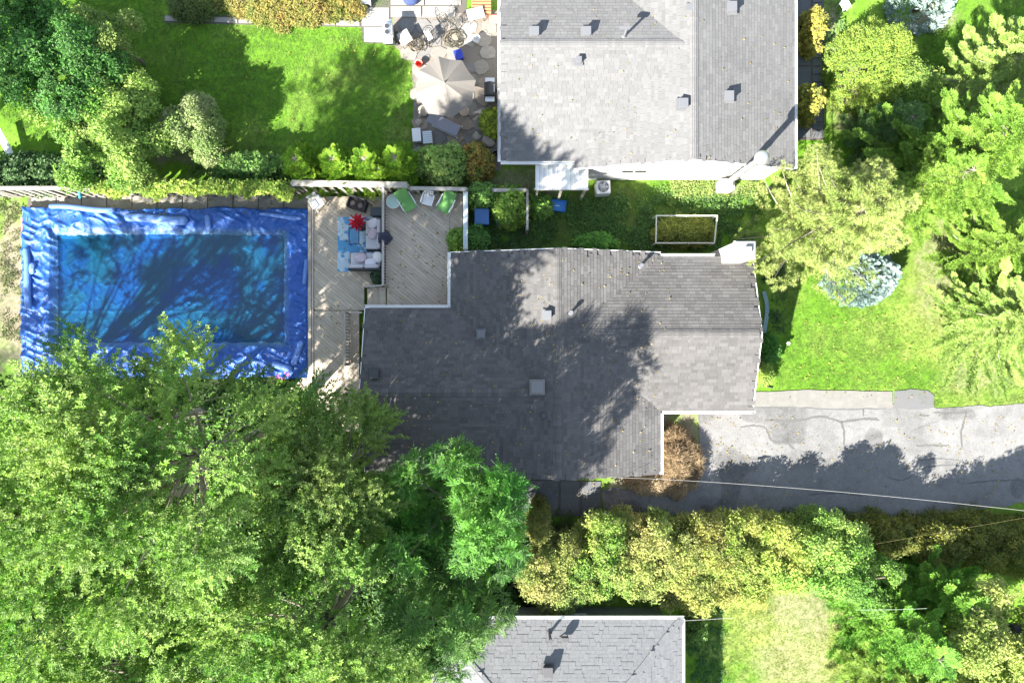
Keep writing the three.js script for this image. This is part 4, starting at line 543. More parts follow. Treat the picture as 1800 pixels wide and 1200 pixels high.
shrub('flower_hedge', 'low hedge with orange flowers at the top edge beside the white path', 'hedge', null, { x: X(500, 0.6), z: Z(6, 0.6), rx: 3.1, rz: 0.85, h: 1.1, n: 1500, kit: 'small', cols: [[0.16, 0.28, 0.03], [0.45, 0.3, 0.08]], sd: 35, lump: 0.4 });
shrub('bush', 'dark green and grey shrub at the left end of the white path', 'bush', null, { x: X(330, 0.6), z: Z(8, 0.6), rx: 1.0, rz: 0.6, h: 1.2, n: 420, kit: 'small', cols: [[0.06, 0.15, 0.02], [0.2, 0.25, 0.05]], sd: 36 });
{ // vine over the fence
  rs(401); const t = thing('vine', 'green vine sprawling over the fence top behind the pool', 'vine', V(0, 0, 0)), items = [];
  for (let i = 0; i < 1500; i++) { const px = 165 + 345 * rnd(), q = Math.max(0.1, fbm(px * 0.03, 4, 3) * 1.4 - 0.2), y = 1.9 - rr(0, 1.2) * q * (0.4 + rnd()), p = P(px, 326 + rr(-7, 10) * q, Math.max(0.3, y)); p.z += (1.8 - p.y) * 0.35; items.push({ p, d: V(rr(-0.6, 0.6), rr(0.3, 1), rr(-0.2, 0.9)), s: rr(0.7, 1.2), c: mix([0.18, 0.34, 0.02], [0.42, 0.5, 0.08], rnd()) }); }
  part('stem', merge(Array.from({ length: 7 }, (_, i) => { const px = 190 + i * 47; return limbGeo([P(px, 345, 0), P(px + 10, 335, 0.9), P(px + 22, 328, 1.85), P(px + 50, 328, 1.9)], 0.03, 0.012, 8, 5); })), mBark, t); scatter('foliage', 'round', items, mLeaf, t);
}
// side yard between the houses
shrub('bush', 'leafy bush in the corner between the bluish fence and the blue bin', 'bush', null, { x: X(850, 0.8), z: Z(346, 0.8), rx: 0.65, rz: 0.5, h: 1.7, n: 330, kit: 'round', cols: [[0.072, 0.224, 0.02], [0.204, 0.364, 0.06]], sd: 40 });
shrub('bush', 'bright leafy bush below the low fence left of the blue box', 'bush', null, { x: X(898, 0.9), z: Z(362, 0.9), rx: 0.75, rz: 0.75, h: 1.7, n: 440, kit: 'round', cols: [[0.12, 0.28, 0.02], [0.3, 0.462, 0.05]], sd: 41 });
shrub('bush', 'dark bush at the foot of the bluish fence by the bungalow roof', 'bush', null, { x: X(834, 0.6), z: Z(422, 0.6), rx: 0.5, rz: 0.6, h: 1.2, n: 260, kit: 'round', cols: [[0.06, 0.196, 0.02], [0.12, 0.308, 0.04]], sd: 42 });
shrub('bush', 'small green bush on the raised deck corner inside the bluish fence', 'bush', null, { x: X(803, 1), z: Z(424, 1), rx: 0.35, rz: 0.55, h: 1.5, n: 220, kit: 'round', cols: [[0.12, 0.28, 0.02], [0.264, 0.42, 0.05]], sd: 43 });
shrub('bush', 'leafy green bush against the bungalow wall below the blue box', 'bush', null, { x: X(1050, 0.5), z: Z(430, 0.5), rx: 0.8, rz: 0.45, h: 0.9, n: 300, kit: 'round', cols: [[0.072, 0.238, 0.02], [0.144, 0.364, 0.03]], sd: 44 });
shrub('bush', 'small leafy plant left of the blue box', 'bush', null, { x: X(950, 0.5), z: Z(363, 0.5), rx: 0.4, rz: 0.4, h: 0.8, n: 130, kit: 'round', cols: [[0.096, 0.252, 0.02], [0.216, 0.392, 0.05]], sd: 45 });
shrub('vine_tangle', 'yellowish tangle of plants growing inside the white frame', 'plants', null, { x: X(1206, 0.5), z: Z(404, 0.5), rx: 1.35, rz: 0.65, h: 0.85, n: 560, kit: 'small', cols: [[0.144, 0.238, 0.02], [0.396, 0.392, 0.06]], sd: 46 });
{ rs(402); const items = [], beds = [[900, 345, 1330, 442, 1500, [[0.048, 0.14, 0.015], [0.12, 0.266, 0.04]]], [1180, 318, 1330, 345, 420, [[0.192, 0.308, 0.04], [0.408, 0.476, 0.14]]], [1090, 330, 1340, 372, 300, [[0.12, 0.266, 0.03], [0.24, 0.378, 0.07]]], [820, 345, 930, 440, 300, [[0.036, 0.126, 0.02], [0.084, 0.21, 0.03]]], [1338, 450, 1375, 600, 140, [[0.024, 0.098, 0.02], [0.06, 0.168, 0.03]]], [-60, 680, 620, 1230, 2600, [[0.05, 0.15, 0.015], [0.16, 0.3, 0.04]]], [600, 800, 900, 1200, 900, [[0.04, 0.13, 0.015], [0.12, 0.26, 0.03]]], [0, 335, 36, 600, 160, [[0.12, 0.168, 0.04], [0.24, 0.266, 0.1]]], [1450, 10, 1482, 150, 120, [[0.12, 0.28, 0.04], [0.24, 0.392, 0.1]]], [950, 895, 1500, 930, 500, [[0.048, 0.112, 0.02], [0.144, 0.196, 0.03]]], [1500, 905, 1900, 960, 400, [[0.036, 0.098, 0.01], [0.12, 0.168, 0.02]]], [1210, 1065, 1270, 1300, 260, [[0.036, 0.14, 0.02], [0.096, 0.252, 0.04]]]];
  for (const [a, b, c, d, n, cols] of beds) for (let i = 0; i < n; i++) { const px = rr(a, c), py = rr(b, d), p = P(px, py, 0); if (fbm(p.x * 1.3, p.z * 1.3, 3) < (py > 650 && n > 850 ? 0.2 : 0.42)) continue; items.push({ p: V(p.x, 0.02, p.z), d: V(rr(-0.4, 0.4), 1, rr(-0.4, 0.4)), s: rr(0.5, 1.3) * (n > 850 && py > 650 ? 2.4 : 1), c: mix(cols[0], cols[1], rnd()) }); }
  const g = thing('ground_cover', 'low weeds and ground cover in the side yard and along the hedge', 'weeds'); g.userData.kind = 'stuff'; scatter('weeds', 'small', items, mLeaf, g);
}
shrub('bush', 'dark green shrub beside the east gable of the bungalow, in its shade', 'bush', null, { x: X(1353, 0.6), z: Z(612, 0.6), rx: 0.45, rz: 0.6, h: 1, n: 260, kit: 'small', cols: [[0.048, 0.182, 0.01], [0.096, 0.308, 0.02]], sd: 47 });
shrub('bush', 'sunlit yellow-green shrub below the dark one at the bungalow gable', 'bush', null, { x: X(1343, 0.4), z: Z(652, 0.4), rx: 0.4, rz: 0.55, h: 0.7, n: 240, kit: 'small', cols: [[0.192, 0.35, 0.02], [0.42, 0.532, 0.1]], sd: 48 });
shrub('dried_shrub', 'dried brown shrub heaped in the corner between roof and driveway', 'shrub', null, { x: X(1195, 0.5), z: Z(812, 0.5), rx: 0.85, rz: 1.4, h: 0.8, n: 900, kit: 'straw', cols: [[0.24, 0.165, 0.085], [0.5, 0.37, 0.2]], sd: 49 });
shrub('dried_shrub', 'low straw-coloured dried growth along the south-east corner of the bungalow', 'shrub', null, { x: X(1158, 0.3), z: Z(850, 0.3), rx: 1.4, rz: 0.42, h: 0.5, n: 620, kit: 'straw', cols: [[0.32, 0.25, 0.13], [0.58, 0.46, 0.28]], sd: 50 });
// yellow-green hedge between the driveway and the lower house
[[985, 1012, 2.2, 1.5, 1.5], [1065, 980, 2.3, 1.6, 1.75], [1150, 990, 2.5, 1.6, 1.85], [1235, 990, 2.3, 1.55, 1.75], [1318, 980, 2.3, 1.55, 1.75], [1395, 974, 2.5, 1.5, 1.6], [1465, 975, 3.3, 1.4, 1.5]].forEach(([px, py, top, rx, rz], i) => tree('hedge_tree', ['yellowing hedge tree nearest the deep green tree', 'golden-green hedge tree, second from the left along the driveway', 'golden-green hedge tree above the middle of the lower house roof', 'yellow hedge tree above the right end of the lower house roof', 'yellow-green hedge tree just left of the bare lawn patch', 'bright yellow hedge tree above the bare lawn patch', 'tallest light green tree at the right end of the yellow hedge'][i], 'tree', 'yellow-green trees in a row along the driveway', { x: X(px, top * 0.75), z: Z(py, top * 0.75), top: top + 0.2, base: 0.15, R: rz + 0.2, nl: 44, n: 1900, dome: 0.4, lr: [0.42, 0.72], kit: 'small', s: [0.7, 1.6], tr: 0.07, droop: 0, cols: [[[0.14, 0.28, 0.02], [0.5, 0.46, 0.15]], [[0.14, 0.33, 0.02], [0.48, 0.48, 0.13]], [[0.16, 0.32, 0.02], [0.52, 0.5, 0.16]], [[0.17, 0.31, 0.02], [0.56, 0.5, 0.14]], [[0.17, 0.34, 0.02], [0.55, 0.52, 0.13]], [[0.17, 0.38, 0.02], [0.53, 0.56, 0.12]], [[0.13, 0.35, 0.02], [0.42, 0.54, 0.12]]][i], sd: 60 + i,  }));
shrub('bush', 'narrow olive bush beside the deep green tree at the hedge end', 'bush', null, { x: X(948, 1.5), z: Z(925, 1.5), rx: 0.5, rz: 0.9, h: 2.4, n: 420, kit: 'small', cols: [[0.12, 0.18, 0.02], [0.28, 0.28, 0.04]], sd: 70 });
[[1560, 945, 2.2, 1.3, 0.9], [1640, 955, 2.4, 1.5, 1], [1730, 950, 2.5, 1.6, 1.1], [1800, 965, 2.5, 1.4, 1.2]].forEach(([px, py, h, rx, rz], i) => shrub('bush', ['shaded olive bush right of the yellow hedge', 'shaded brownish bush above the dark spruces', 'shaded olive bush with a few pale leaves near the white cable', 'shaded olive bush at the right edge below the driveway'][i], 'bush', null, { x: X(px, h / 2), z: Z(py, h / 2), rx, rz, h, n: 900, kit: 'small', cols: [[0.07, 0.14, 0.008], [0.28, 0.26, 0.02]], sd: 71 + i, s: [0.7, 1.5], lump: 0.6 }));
shrub('bush', 'small bright green bush beside the right gutter of the lower house', 'bush', null, { x: X(1225, 0.8), z: Z(1105, 0.8), rx: 0.35, rz: 0.6, h: 1.3, n: 160, kit: 'round', cols: [[0.1, 0.22, 0.02], [0.2, 0.32, 0.05]], sd: 76 });
// conifers
const sg = [[0.1, 0.22, 0.015], [0.21, 0.33, 0.04]], pale = [[0.17, 0.3, 0.04], [0.33, 0.44, 0.11]];
conifer('pine_tree', 'broad light green pine with long needles above the chimney end of the bungalow', null, { x: 12.4, z: -4.7, top: 8.6, base: 2.6, R: 3.15, cols: [[0.17, 0.26, 0.04], [0.36, 0.41, 0.12]], whorls: 13, per: 8, kit: 'tuft', dens: 2.6, s: [0.8, 1.3], power: 0.55, rise: 0.35, sag: 0.2, bare: 0.3, sd: 80, tr: 0.2 });
conifer('spruce_tree', 'large light green spruce near the top right edge', null, { x: X(1735, 6), z: Z(255, 6), top: 9.5, base: 1, R: 3.3, cols: [[0.09, 0.21, 0.012], [0.19, 0.32, 0.035]], whorls: 18, per: 9, dens: 1.15, s: [0.6, 1.0], sd: 81 });
conifer('spruce_tree', 'green spruce between the pine and the larger spruce', null, { x: X(1640, 4.5), z: Z(325, 4.5), top: 7, base: 0.8, R: 2.3, cols: sg, whorls: 15, per: 8, dens: 1.1, s: [0.6, 1.0], sd: 82 });
conifer('spruce_tree', 'pale yellow-green conifer on the top right edge', null, { x: X(1822, 5), z: Z(95, 5), top: 7.5, base: 0.8, R: 2.6, cols: pale, whorls: 15, per: 8, dens: 1.1, sd: 83 });
conifer('spruce_tree', 'pale spruce reaching in from the right edge beside the front lawn', null, { x: X(1835, 5), z: Z(560, 5), top: 8, base: 0.8, R: 3.2, cols: pale, whorls: 16, per: 9, dens: 1.1, sd: 84 });
conifer('spruce_tree', 'green conifer at the right edge between two paler ones', null, { x: X(1800, 4), z: Z(430, 4), top: 6, base: 0.6, R: 1.9, cols: sg, whorls: 13, per: 8, dens: 1.1, sd: 85 });
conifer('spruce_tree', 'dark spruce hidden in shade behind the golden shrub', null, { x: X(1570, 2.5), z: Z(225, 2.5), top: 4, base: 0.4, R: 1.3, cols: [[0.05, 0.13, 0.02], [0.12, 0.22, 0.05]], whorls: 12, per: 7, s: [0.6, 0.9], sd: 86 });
conifer('spruce_tree', 'green spruce right of the bare lawn near the bottom edge', null, { x: X(1585, 3), z: Z(1110, 3), top: 5.6, base: 0.5, R: 2.4, cols: [[0.07, 0.22, 0.015], [0.16, 0.34, 0.03]], whorls: 16, per: 7, dens: 0.95, s: [0.7, 1.1], sd: 87 });
conifer('spruce_tree', 'green spruce with upright tips near the bottom right corner', null, { x: X(1665, 3), z: Z(1045, 3), top: 4.7, base: 0.5, R: 1.9, cols: [[0.07, 0.22, 0.015], [0.18, 0.34, 0.03]], whorls: 14, per: 7, dens: 0.95, s: [0.7, 1.1], sd: 88 });
tree('birch_tree', 'pale yellow-leaved tree in the bottom right corner', 'tree', null, { x: X(1765, 4), z: Z(1135, 4), top: 6.4, base: 1.5, R: 2.7, nl: 34, n: 2600, kit: 'small', cols: [[0.2, 0.33, 0.03], [0.52, 0.58, 0.16]], s: [1, 1.7], tr: 0.16, lr: [0.5, 0.9], sd: 89, bark: mBarkPale });
tree('birch_tree', 'green leafy tree on the bottom edge right of the bare lawn', 'tree', null, { x: X(1520, 3), z: Z(1010, 3), top: 4.6, base: 1, R: 1.4, nl: 18, n: 800, kit: 'small', cols: [[0.09, 0.27, 0.015], [0.26, 0.42, 0.05]], s: [0.9, 1.4], tr: 0.1, lr: [0.4, 0.6], sd: 90 });
conifer('spruce_tree', 'tall spruce below the bottom edge shading the olive bushes', null, { x: 16.2, z: 14.6, top: 6.6, base: 0.8, R: 2.6, cols: sg, whorls: 15, per: 8, sd: 91 });
shrub('golden_shrub', 'large rounded golden-green shrub right of the neighbour house', 'shrub', null, { x: X(1540, 1.6), z: Z(105, 1.6), rx: 1.75, rz: 1.9, h: 3, n: 1500, kit: 'small', cols: [[0.14, 0.28, 0.012], [0.36, 0.46, 0.05]], sd: 92, lump: 0.15, dense: true, s: [0.6, 1] });
shrub('golden_shrub', 'green bushy shrub on the lower right of the golden one', 'shrub', null, { x: X(1598, 1.6), z: Z(160, 1.6), rx: 1.3, rz: 1.5, h: 3, n: 900, kit: 'small', cols: [[0.1, 0.26, 0.015], [0.28, 0.4, 0.05]], sd: 93, lump: 0.25 });
shrub('blue_spruce', 'silvery blue dwarf spruce on the lawn below the pine', 'shrub', null, { x: X(1518, 0.7), z: Z(482, 0.7), rx: 1.6, rz: 1.25, h: 1.4, n: 1700, kit: 'frond', cols: [[0.2, 0.32, 0.29], [0.38, 0.48, 0.45]], sd: 94, lump: 0.3, dense: true, s: [0.22, 0.4], mt: mNeedle });
shrub('blue_spruce', 'silvery blue dwarf spruce at the top right edge', 'shrub', null, { x: X(1622, 0.7), z: Z(6, 0.7), rx: 1.35, rz: 0.95, h: 1.5, n: 900, kit: 'frond', cols: [[0.2, 0.32, 0.29], [0.38, 0.48, 0.45]], sd: 95, lump: 0.3, dense: true, s: [0.22, 0.4], mt: mNeedle });
shrub('bush', 'upper yellow bush beside the side path of the neighbour house', 'bush', null, { x: X(1432, 1), z: Z(52, 1), rx: 0.32, rz: 0.9, h: 1.9, n: 190, kit: 'round', cols: [[0.22, 0.25, 0.02], [0.48, 0.4, 0.06]], sd: 96 });
shrub('bush', 'lower yellow bush beside the side path of the neighbour house', 'bush', null, { x: X(1421, 1), z: Z(178, 1), rx: 0.5, rz: 0.75, h: 1.9, n: 250, kit: 'round', cols: [[0.18, 0.24, 0.02], [0.48, 0.4, 0.06]], sd: 97 });

// ------------------------------------------------------------------ grass blades on the lawns
{
  rs(500); const items = [], lawns = [[[285, 40], [636, 50], [724, 110], [726, 262], [500, 275], [240, 280], [60, 240], [0, 200], [0, -20], [285, -20]], [[1375, 520], [1450, 380], [1800, 330], [1900, 330], [1900, 706], [1650, 716], [1570, 684], [1372, 684], [1345, 640], [1380, 600]], [[1640, 0], [1900, -30], [1900, 120], [1600, 160]], [[1270, 1040], [1520, 1000], [1540, 1230], [1270, 1230]], [[1450, 0], [1480, 0], [1480, 200], [1450, 240]], [[1100, 322], [1345, 322], [1345, 375], [1100, 375]], [[625, 0], [684, -20], [684, 12], [625, 12]]];
  for (const l of lawns) { const xs = l.map(p => p[0]), ys = l.map(p => p[1]), a = Math.min(...xs), b = Math.max(...xs), c = Math.min(...ys), d = Math.max(...ys), n = (b - a) * (d - c) * sc(0) * sc(0) * 170;
    for (let i = 0; i < n; i++) { const px = rr(a, b), py = rr(c, d); if (!inPoly(px, py, l)) continue; const p = P(px, py, 0); const soil = bareSoil(p.x, p.z); if (rnd() < soil * 0.85) continue; const t = Math.min(1, lawnTint(p.x, p.z) + rr(-0.1, 0.25)); items.push({ p, d: V(rr(-0.15, 0.15), 1, rr(-0.15, 0.15)), up: randDir().setY(0), s: rr(0.7, 1.25) * (0.75 + 0.5 * fbm(p.x * 0.8, p.z * 0.8, 2)), c: mix([0.12, 0.29, 0.004], [0.27, 0.34, 0.06], Math.max(0, t)).multiplyScalar(0.72 + 0.5 * fbm(p.x * 0.7 + 8, p.z * 0.7, 4) + rr(-0.12, 0.12)) }); } }
  const g = thing('grass', 'short green lawn grass around the houses', 'grass'); g.userData.kind = 'stuff'; scatter('grass_blades', 'grass', items, mLeaf, g);
}

{ // dry leaves blown over roofs, deck, cover and driveway
  rs(540); const items = [], drop = (n, a, b, c, d, yf) => { for (let i = 0; i < n; i++) { const px = rr(a, b), py = rr(c, d), y = yf(px, py); if (y == null || fbm(px * 0.02, py * 0.02, 3) < 0.4) continue; const p = P(px, py, y); items.push({ p: p.setY(y + 0.012), d: V(rr(-1, 1), rr(0.05, 0.35), rr(-1, 1)).normalize(), s: rr(0.6, 1.2), jit: 0.4, c: mix([0.16, 0.13, 0.04], [0.5, 0.38, 0.1], rnd()) }); } };
  const roofY = pcs => (px, py) => { let h = 3; for (let k = 0; k < 4; k++) h = Math.max(...pcs.map(p => p.h(X(px, h), Z(py, h)))); return h > 2 ? h + 0.02 : null; };
  drop(420, 632, 1180, 450, 835, roofY(mainP)); drop(120, 885, 1390, 10, 280, roofY(nbP)); drop(260, 552, 675, 350, 690, () => LD); drop(260, 45, 535, 368, 398, () => 0.3 + 0.1); drop(120, 45, 84, 400, 600, () => 0.3 + 0.1); drop(160, 682, 788, 350, 538, () => UD); drop(420, 1230, 1800, 730, 900, () => 0.032); drop(300, 60, 540, 342, 376, () => 0.047); drop(260, 840, 1200, 845, 905, () => 0.047); drop(200, 300, 720, 60, 270, () => 0.06); drop(400, 1380, 1790, 520, 700, () => 0.06);
  const g = thing('fallen_leaves', 'dry leaves scattered over the roof, deck, lawns and driveway', 'leaves'); g.userData.kind = 'stuff';
  const b = new Bag(); addLeaf(b, V(0, 0, 0), V(0, 1, 0), V(0, 0, 1), 0.09, 0.06, 0.25, 1); kitGeo.leaf = [b.geo(), b.geo()]; scatter('leaves', 'leaf', items, mLeaf, g);
}

// ------------------------------------------------------------------ furniture on the decks
const mDark = mat(0.035, 0.035, 0.04, { roughness: 0.6 }), mCush = mat(0.5, 0.49, 0.52, { bumpMap: rep(bRough, 4), bumpScale: 0.006, roughness: 0.95 }), mNavy = mat(0.03, 0.035, 0.08, { roughness: 0.7, side: THREE.DoubleSide }), mRed = mat(0.6, 0.02, 0.045, { roughness: 0.75, side: THREE.DoubleSide }), mPlastic = mat(0.7, 0.7, 0.7, { roughness: 0.4 }), mBlue = mat(0.03, 0.12, 0.32, { roughness: 0.42 });
{
  const rug = tex(256, 256, (i, j) => { const n = fbm(i / 26, j / 26, 4), m = smooth(0.42, 0.58, n), f = 0.85 + 0.3 * hash(i, j); return [(0.10 + 0.38 * m) * f, (0.30 + 0.28 * m) * f, (0.52 + 0.12 * m) * f]; });
  const c = P(634, 429, LD + 0.012), w = X(675, LD) - X(593, LD), d = Z(477, LD) - Z(381, LD);
  const g = box(w, 0.012, d); one('outdoor_rug', 'mottled pale blue rug under the sofa and table on the lower deck', 'rug', g, new THREE.MeshStandardMaterial({ map: rug, roughness: 1, bumpMap: rep(bRough, 6), bumpScale: 0.006 }), c.setY(LD + 0.008));
}
function sofa(label, pos, turn, seats, w = 0.62) {
  const t = thing('outdoor_sofa', label, 'sofa', pos, turn, null), L = seats * w;
  part('base', rbox(L + 0.1, 0.26, 0.78, 0.03, 0, 0.16, 0), mDark, t); part('back', rbox(L + 0.1, 0.62, 0.1, 0.03, 0, 0.4, -0.4), mDark, t);
  for (let i = 0; i < seats; i++) { part('seat_cushion', rbox(w - 0.02, 0.15, 0.62, 0.06, (i - (seats - 1) / 2) * w, 0.37, 0.06), mCush, t); part('back_cushion', rbox(w - 0.03, 0.4, 0.16, 0.07, (i - (seats - 1) / 2) * w, 0.6, -0.28), mCush, t, [0, 0, 0], [0, 0, 0]); }
  for (const e of [-1, 1]) for (const f of [-1, 1]) part('leg', box(0.05, 0.06, 0.05, e * L / 2, 0.03, f * 0.33), mDark, t);
  return t;
}
sofa('grey cushioned sofa along the deck railing under the navy cover', P(658, 413, LD + 0.3).setY(LD + 0.016), -Math.PI / 2, 2, 0.66);
sofa('grey cushioned sofa at the lower end of the blue rug', P(643, 459, LD + 0.3).setY(LD + 0.016), Math.PI, 2, 0.68);
const mPillow = [mat(0.66, 0.64, 0.68), mat(0.5, 0.42, 0.46), mat(0.7, 0.68, 0.66)];
const pil = (m, label, p, ry) => { const g = new THREE.SphereGeometry(0.25, 14, 10); g.scale(1, 0.38, 0.8); const q = g.attributes.position; for (let i = 0; i < q.count; i++) { const a = Math.abs(q.getX(i) * q.getZ(i)) * 6; q.setX(i, q.getX(i) * (1 + a)); q.setZ(i, q.getZ(i) * (1 + a)); } g.computeVertexNormals(); const o = one('throw_pillow', label, 'pillow', g, m, p); o.rotation.y = ry; };
pil(mPillow[0], 'pale round-edged pillow at the top end of the railing sofa', P(656, 392, LD + 0.55), 0.4); pil(mPillow[1], 'pinkish pillow in the middle of the railing sofa', P(655, 410, LD + 0.55), 1.2); pil(mPillow[2], 'white pillow at the corner between the two sofas', P(663, 452, LD + 0.55), 1.5); pil(mPillow[1], 'folded mauve pillow on the lower sofa', P(634, 453, LD + 0.55), 0.3); pil(mPillow[0], 'pale pillow on the right of the lower sofa', P(651, 462, LD + 0.6), 0.1);
function foldedParasol(name, label, pos, m, n, r, h, open, poleM) {   // a half-closed parasol: deep flutes falling from the tip
  const t = thing(name, label, 'parasol', pos), b = new Bag(), w = C(1, 1, 1), tip = V(0, h, 0), rows = 6;
  for (let i = 0; i < n * 2; i++) for (let k = 0; k < rows; k++) { const f = (j, kk) => { const a = j / (n * 2) * 6.2832, q = kk / rows, rad = r * Math.pow(q, 0.8) * (j % 2 ? open : 1) * (0.85 + 0.3 * hash(j % (n * 2), 5)); return V(Math.cos(a) * rad, h - q * h * 0.45 * (0.9 + 0.3 * hash(j % (n * 2), 9)) - (j % 2 ? 0.05 * q : 0), Math.sin(a) * rad); }; const A = f(i, k), B = f(i + 1, k), D = f(i, k + 1), Ee = f(i + 1, k + 1); b.tri(A, Ee, B, w); b.tri(A, D, Ee, w); }
  part('canopy', b.geo(), m, t); part('pole', cyl(0.022, 0.022, h + 0.03, 10), poleM, t); part('base', merge([cyl(0.24, 0.2, 0.07, 20), cyl(0.04, 0.04, 0.25, 10, 0, 0.05)]), mDark, t); part('finial', cyl(0.03, 0.012, 0.08, 8, 0, h), poleM, t); return t;
}
foldedParasol('folded_parasol', 'red half-folded parasol beside the glass table on the blue rug', P(624, 388, LD + 1.4).setY(LD + 0.016), mRed, 11, 0.47, 1.7, 0.4, mPlastic);
foldedParasol('folded_parasol', 'dark navy half-folded parasol standing at the deck railing', P(676, 415, LD + 1.6).setY(LD + 0.016).add(V(-0.08, 0, 0)), mNavy, 5, 0.4, 1.95, 0.75, mDark);
function frameTable(name, label, pos, w, d, h, m, top, turn = 0) { const t = thing(name, label, 'table', pos, turn); part('frame', merge([box(w, 0.04, 0.04, 0, h, d / 2 - 0.02), box(w, 0.04, 0.04, 0, h, -d / 2 + 0.02), box(0.04, 0.04, d - 0.08, w / 2 - 0.02, h, 0), box(0.04, 0.04, d - 0.08, -w / 2 + 0.02, h, 0)]), m, t); for (const e of [-1, 1]) for (const f of [-1, 1]) part('leg', box(0.035, h - 0.02, 0.035, e * (w / 2 - 0.02), h / 2 - 0.01, f * (d / 2 - 0.02)), m, t); part('tabletop', box(w - 0.09, 0.012, d - 0.09, 0, h + 0.004, 0), top, t); return t; }
const mGlassTop = new THREE.MeshPhysicalMaterial({ color: C(0.8, 0.92, 0.95), transmission: 1, thickness: 0, roughness: 0.05, ior: 1.45 });
frameTable('coffee_table', 'glass-topped coffee table with dark blue frame on the rug', P(622, 414, LD + 0.4).setY(LD + 0.016), 0.48, 0.78, 0.4, mat(0.02, 0.06, 0.18, { roughness: 0.5 }), mGlassTop);
{ // dark seats
  const t = thing('lounge_chair', 'dark brown wicker chair with two round cushions behind the red parasol', 'chair', P(627, 358, LD + 0.4).setY(LD), -0.3); part('base', rbox(0.78, 0.36, 0.5, 0.04, 0, 0.2, 0), mat(0.05, 0.04, 0.036, { roughness: 0.9, bumpMap: rep(bRough, 8), bumpScale: 0.01 }), t); part('back', rbox(0.8, 0.35, 0.08, 0.03, 0, 0.5, -0.26), mDark, t); for (const e of [-0.18, 0.18]) part('cushion', new THREE.SphereGeometry(0.13, 14, 8).scale(1, 0.5, 1), mat(0.16, 0.13, 0.12), t, [e, 0.4, 0.02]); for (const e of [-0.39, 0.39]) part('armrest', rbox(0.06, 0.5, 0.5, 0.02, e, 0.26, 0), mDark, t);
  const p = thing('storage_box', 'black deck box against the railing above the railing sofa', 'storage box', P(662, 372, LD + 0.4).setY(LD), 0); part('body', rbox(0.5, 0.42, 0.36, 0.02, 0, 0.21, 0), mDark, p); part('lid', rbox(0.54, 0.05, 0.4, 0.02, 0, 0.45, 0), mat(0.03, 0.045, 0.05, { roughness: 0.5 }), p);
  const pl = thing('potted_plant', 'dark leafy potted plant at the end of the deck railing', 'plant', P(668, 488, LD).setY(LD)); part('pot', new THREE.LatheGeometry([[0.001, 0], [0.13, 0], [0.19, 0.32], [0.2, 0.34], [0.17, 0.33], [0.16, 0.28], [0.001, 0.28]].map(q => new THREE.Vector2(...q)), 18), mDark, pl); rs(510); const it = []; for (let i = 0; i < 60; i++) { const d = randDir(); d.y = Math.abs(d.y); it.push({ p: V(d.x * 0.14, 0.38 + d.y * 0.3, d.z * 0.28), d, s: rr(0.6, 0.9), c: mix([0.02, 0.06, 0.02], [0.04, 0.1, 0.03], rnd()) }); } scatter('foliage', 'round', it, mLeaf, pl);
}
function plasticChair(label, pos, turn, m = mPlastic) { const t = thing('plastic_chair', label, 'chair', pos, turn, null); part('seat', rbox(0.46, 0.035, 0.44, 0.015, 0, 0.43, 0), m, t); const bk = part('backrest', merge([...[-0.17, -0.085, 0, 0.085, 0.17].map(x => box(0.06, 0.44, 0.02, x, 0.24, 0)), box(0.46, 0.07, 0.026, 0, 0.48, 0)]), m, t, [0, 0.44, -0.21], [-0.25, 0, 0]); for (const e of [-1, 1]) { part('armrest', merge([rbox(0.055, 0.03, 0.46, 0.01, e * 0.25, 0.65, -0.02), box(0.035, 0.22, 0.04, e * 0.25, 0.54, 0.18)]), m, t); for (const f of [-1, 1]) part('leg', bar(V(e * 0.2, 0.43, f * 0.18), V(e * 0.25, 0, f * 0.23), 0.045), m, t); } return t; }
plasticChair('white plastic chair standing alone at the pool corner of the lower deck', P(558, 357, LD + 0.4).setY(LD), 0.6);
plasticChair('white plastic chair between the two green loungers', P(752, 352, UD + 0.4).setY(UD), -0.3);
{ const t = thing('round_table', 'small round pale green glass table at the railing end of the raised deck', 'table', P(691, 354, UD + 0.5).setY(UD)); part('tabletop', cyl(0.3, 0.3, 0.02, 28, 0, 0.5, 0), mat(0.35, 0.5, 0.42, { roughness: 0.15 }), t); part('rim', new THREE.TorusGeometry(0.3, 0.014, 8, 30).rotateX(Math.PI / 2).translate(0, 0.51, 0), mPlastic, t); for (let k = 0; k < 3; k++) { const a = k * 2.094; part('leg', bar(V(Math.cos(a) * 0.2, 0.5, Math.sin(a) * 0.2), V(Math.cos(a) * 0.25, 0, Math.sin(a) * 0.25), 0.025), mPlastic, t); } }
{ const m = mat(0.14, 0.34, 0.09, { roughness: 0.7, bumpMap: rep(bRough, 6), bumpScale: 0.004 });
  const t = thing('green_lounger', 'green reclining deck chair beside the round table on the raised deck', 'deck chair', P(715, 355, UD + 0.45).setY(UD), 0.55);
  part('seat', rbox(0.58, 0.05, 0.5, 0.02, 0, 0.4, 0.14), m, t); part('backrest', rbox(0.58, 0.05, 0.62, 0.02, 0, 0, -0.3), m, t, [0, 0.42, -0.1], [0.75, 0, 0]);
  for (const e of [-1, 1]) { part('frame', merge([bar(V(e * 0.31, 0, 0.4), V(e * 0.31, 0.62, -0.2), 0.03), bar(V(e * 0.31, 0, -0.45), V(e * 0.31, 0.6, 0.25), 0.03), bar(V(e * 0.31, 0.6, 0.3), V(e * 0.31, 0.62, -0.3), 0.04, 0.025)]), mPlastic, t); }
  dup(t, 'green reclining deck chair beside the bluish fence on the raised deck', P(784, 358, UD + 0.45).setY(UD), -0.5);
}

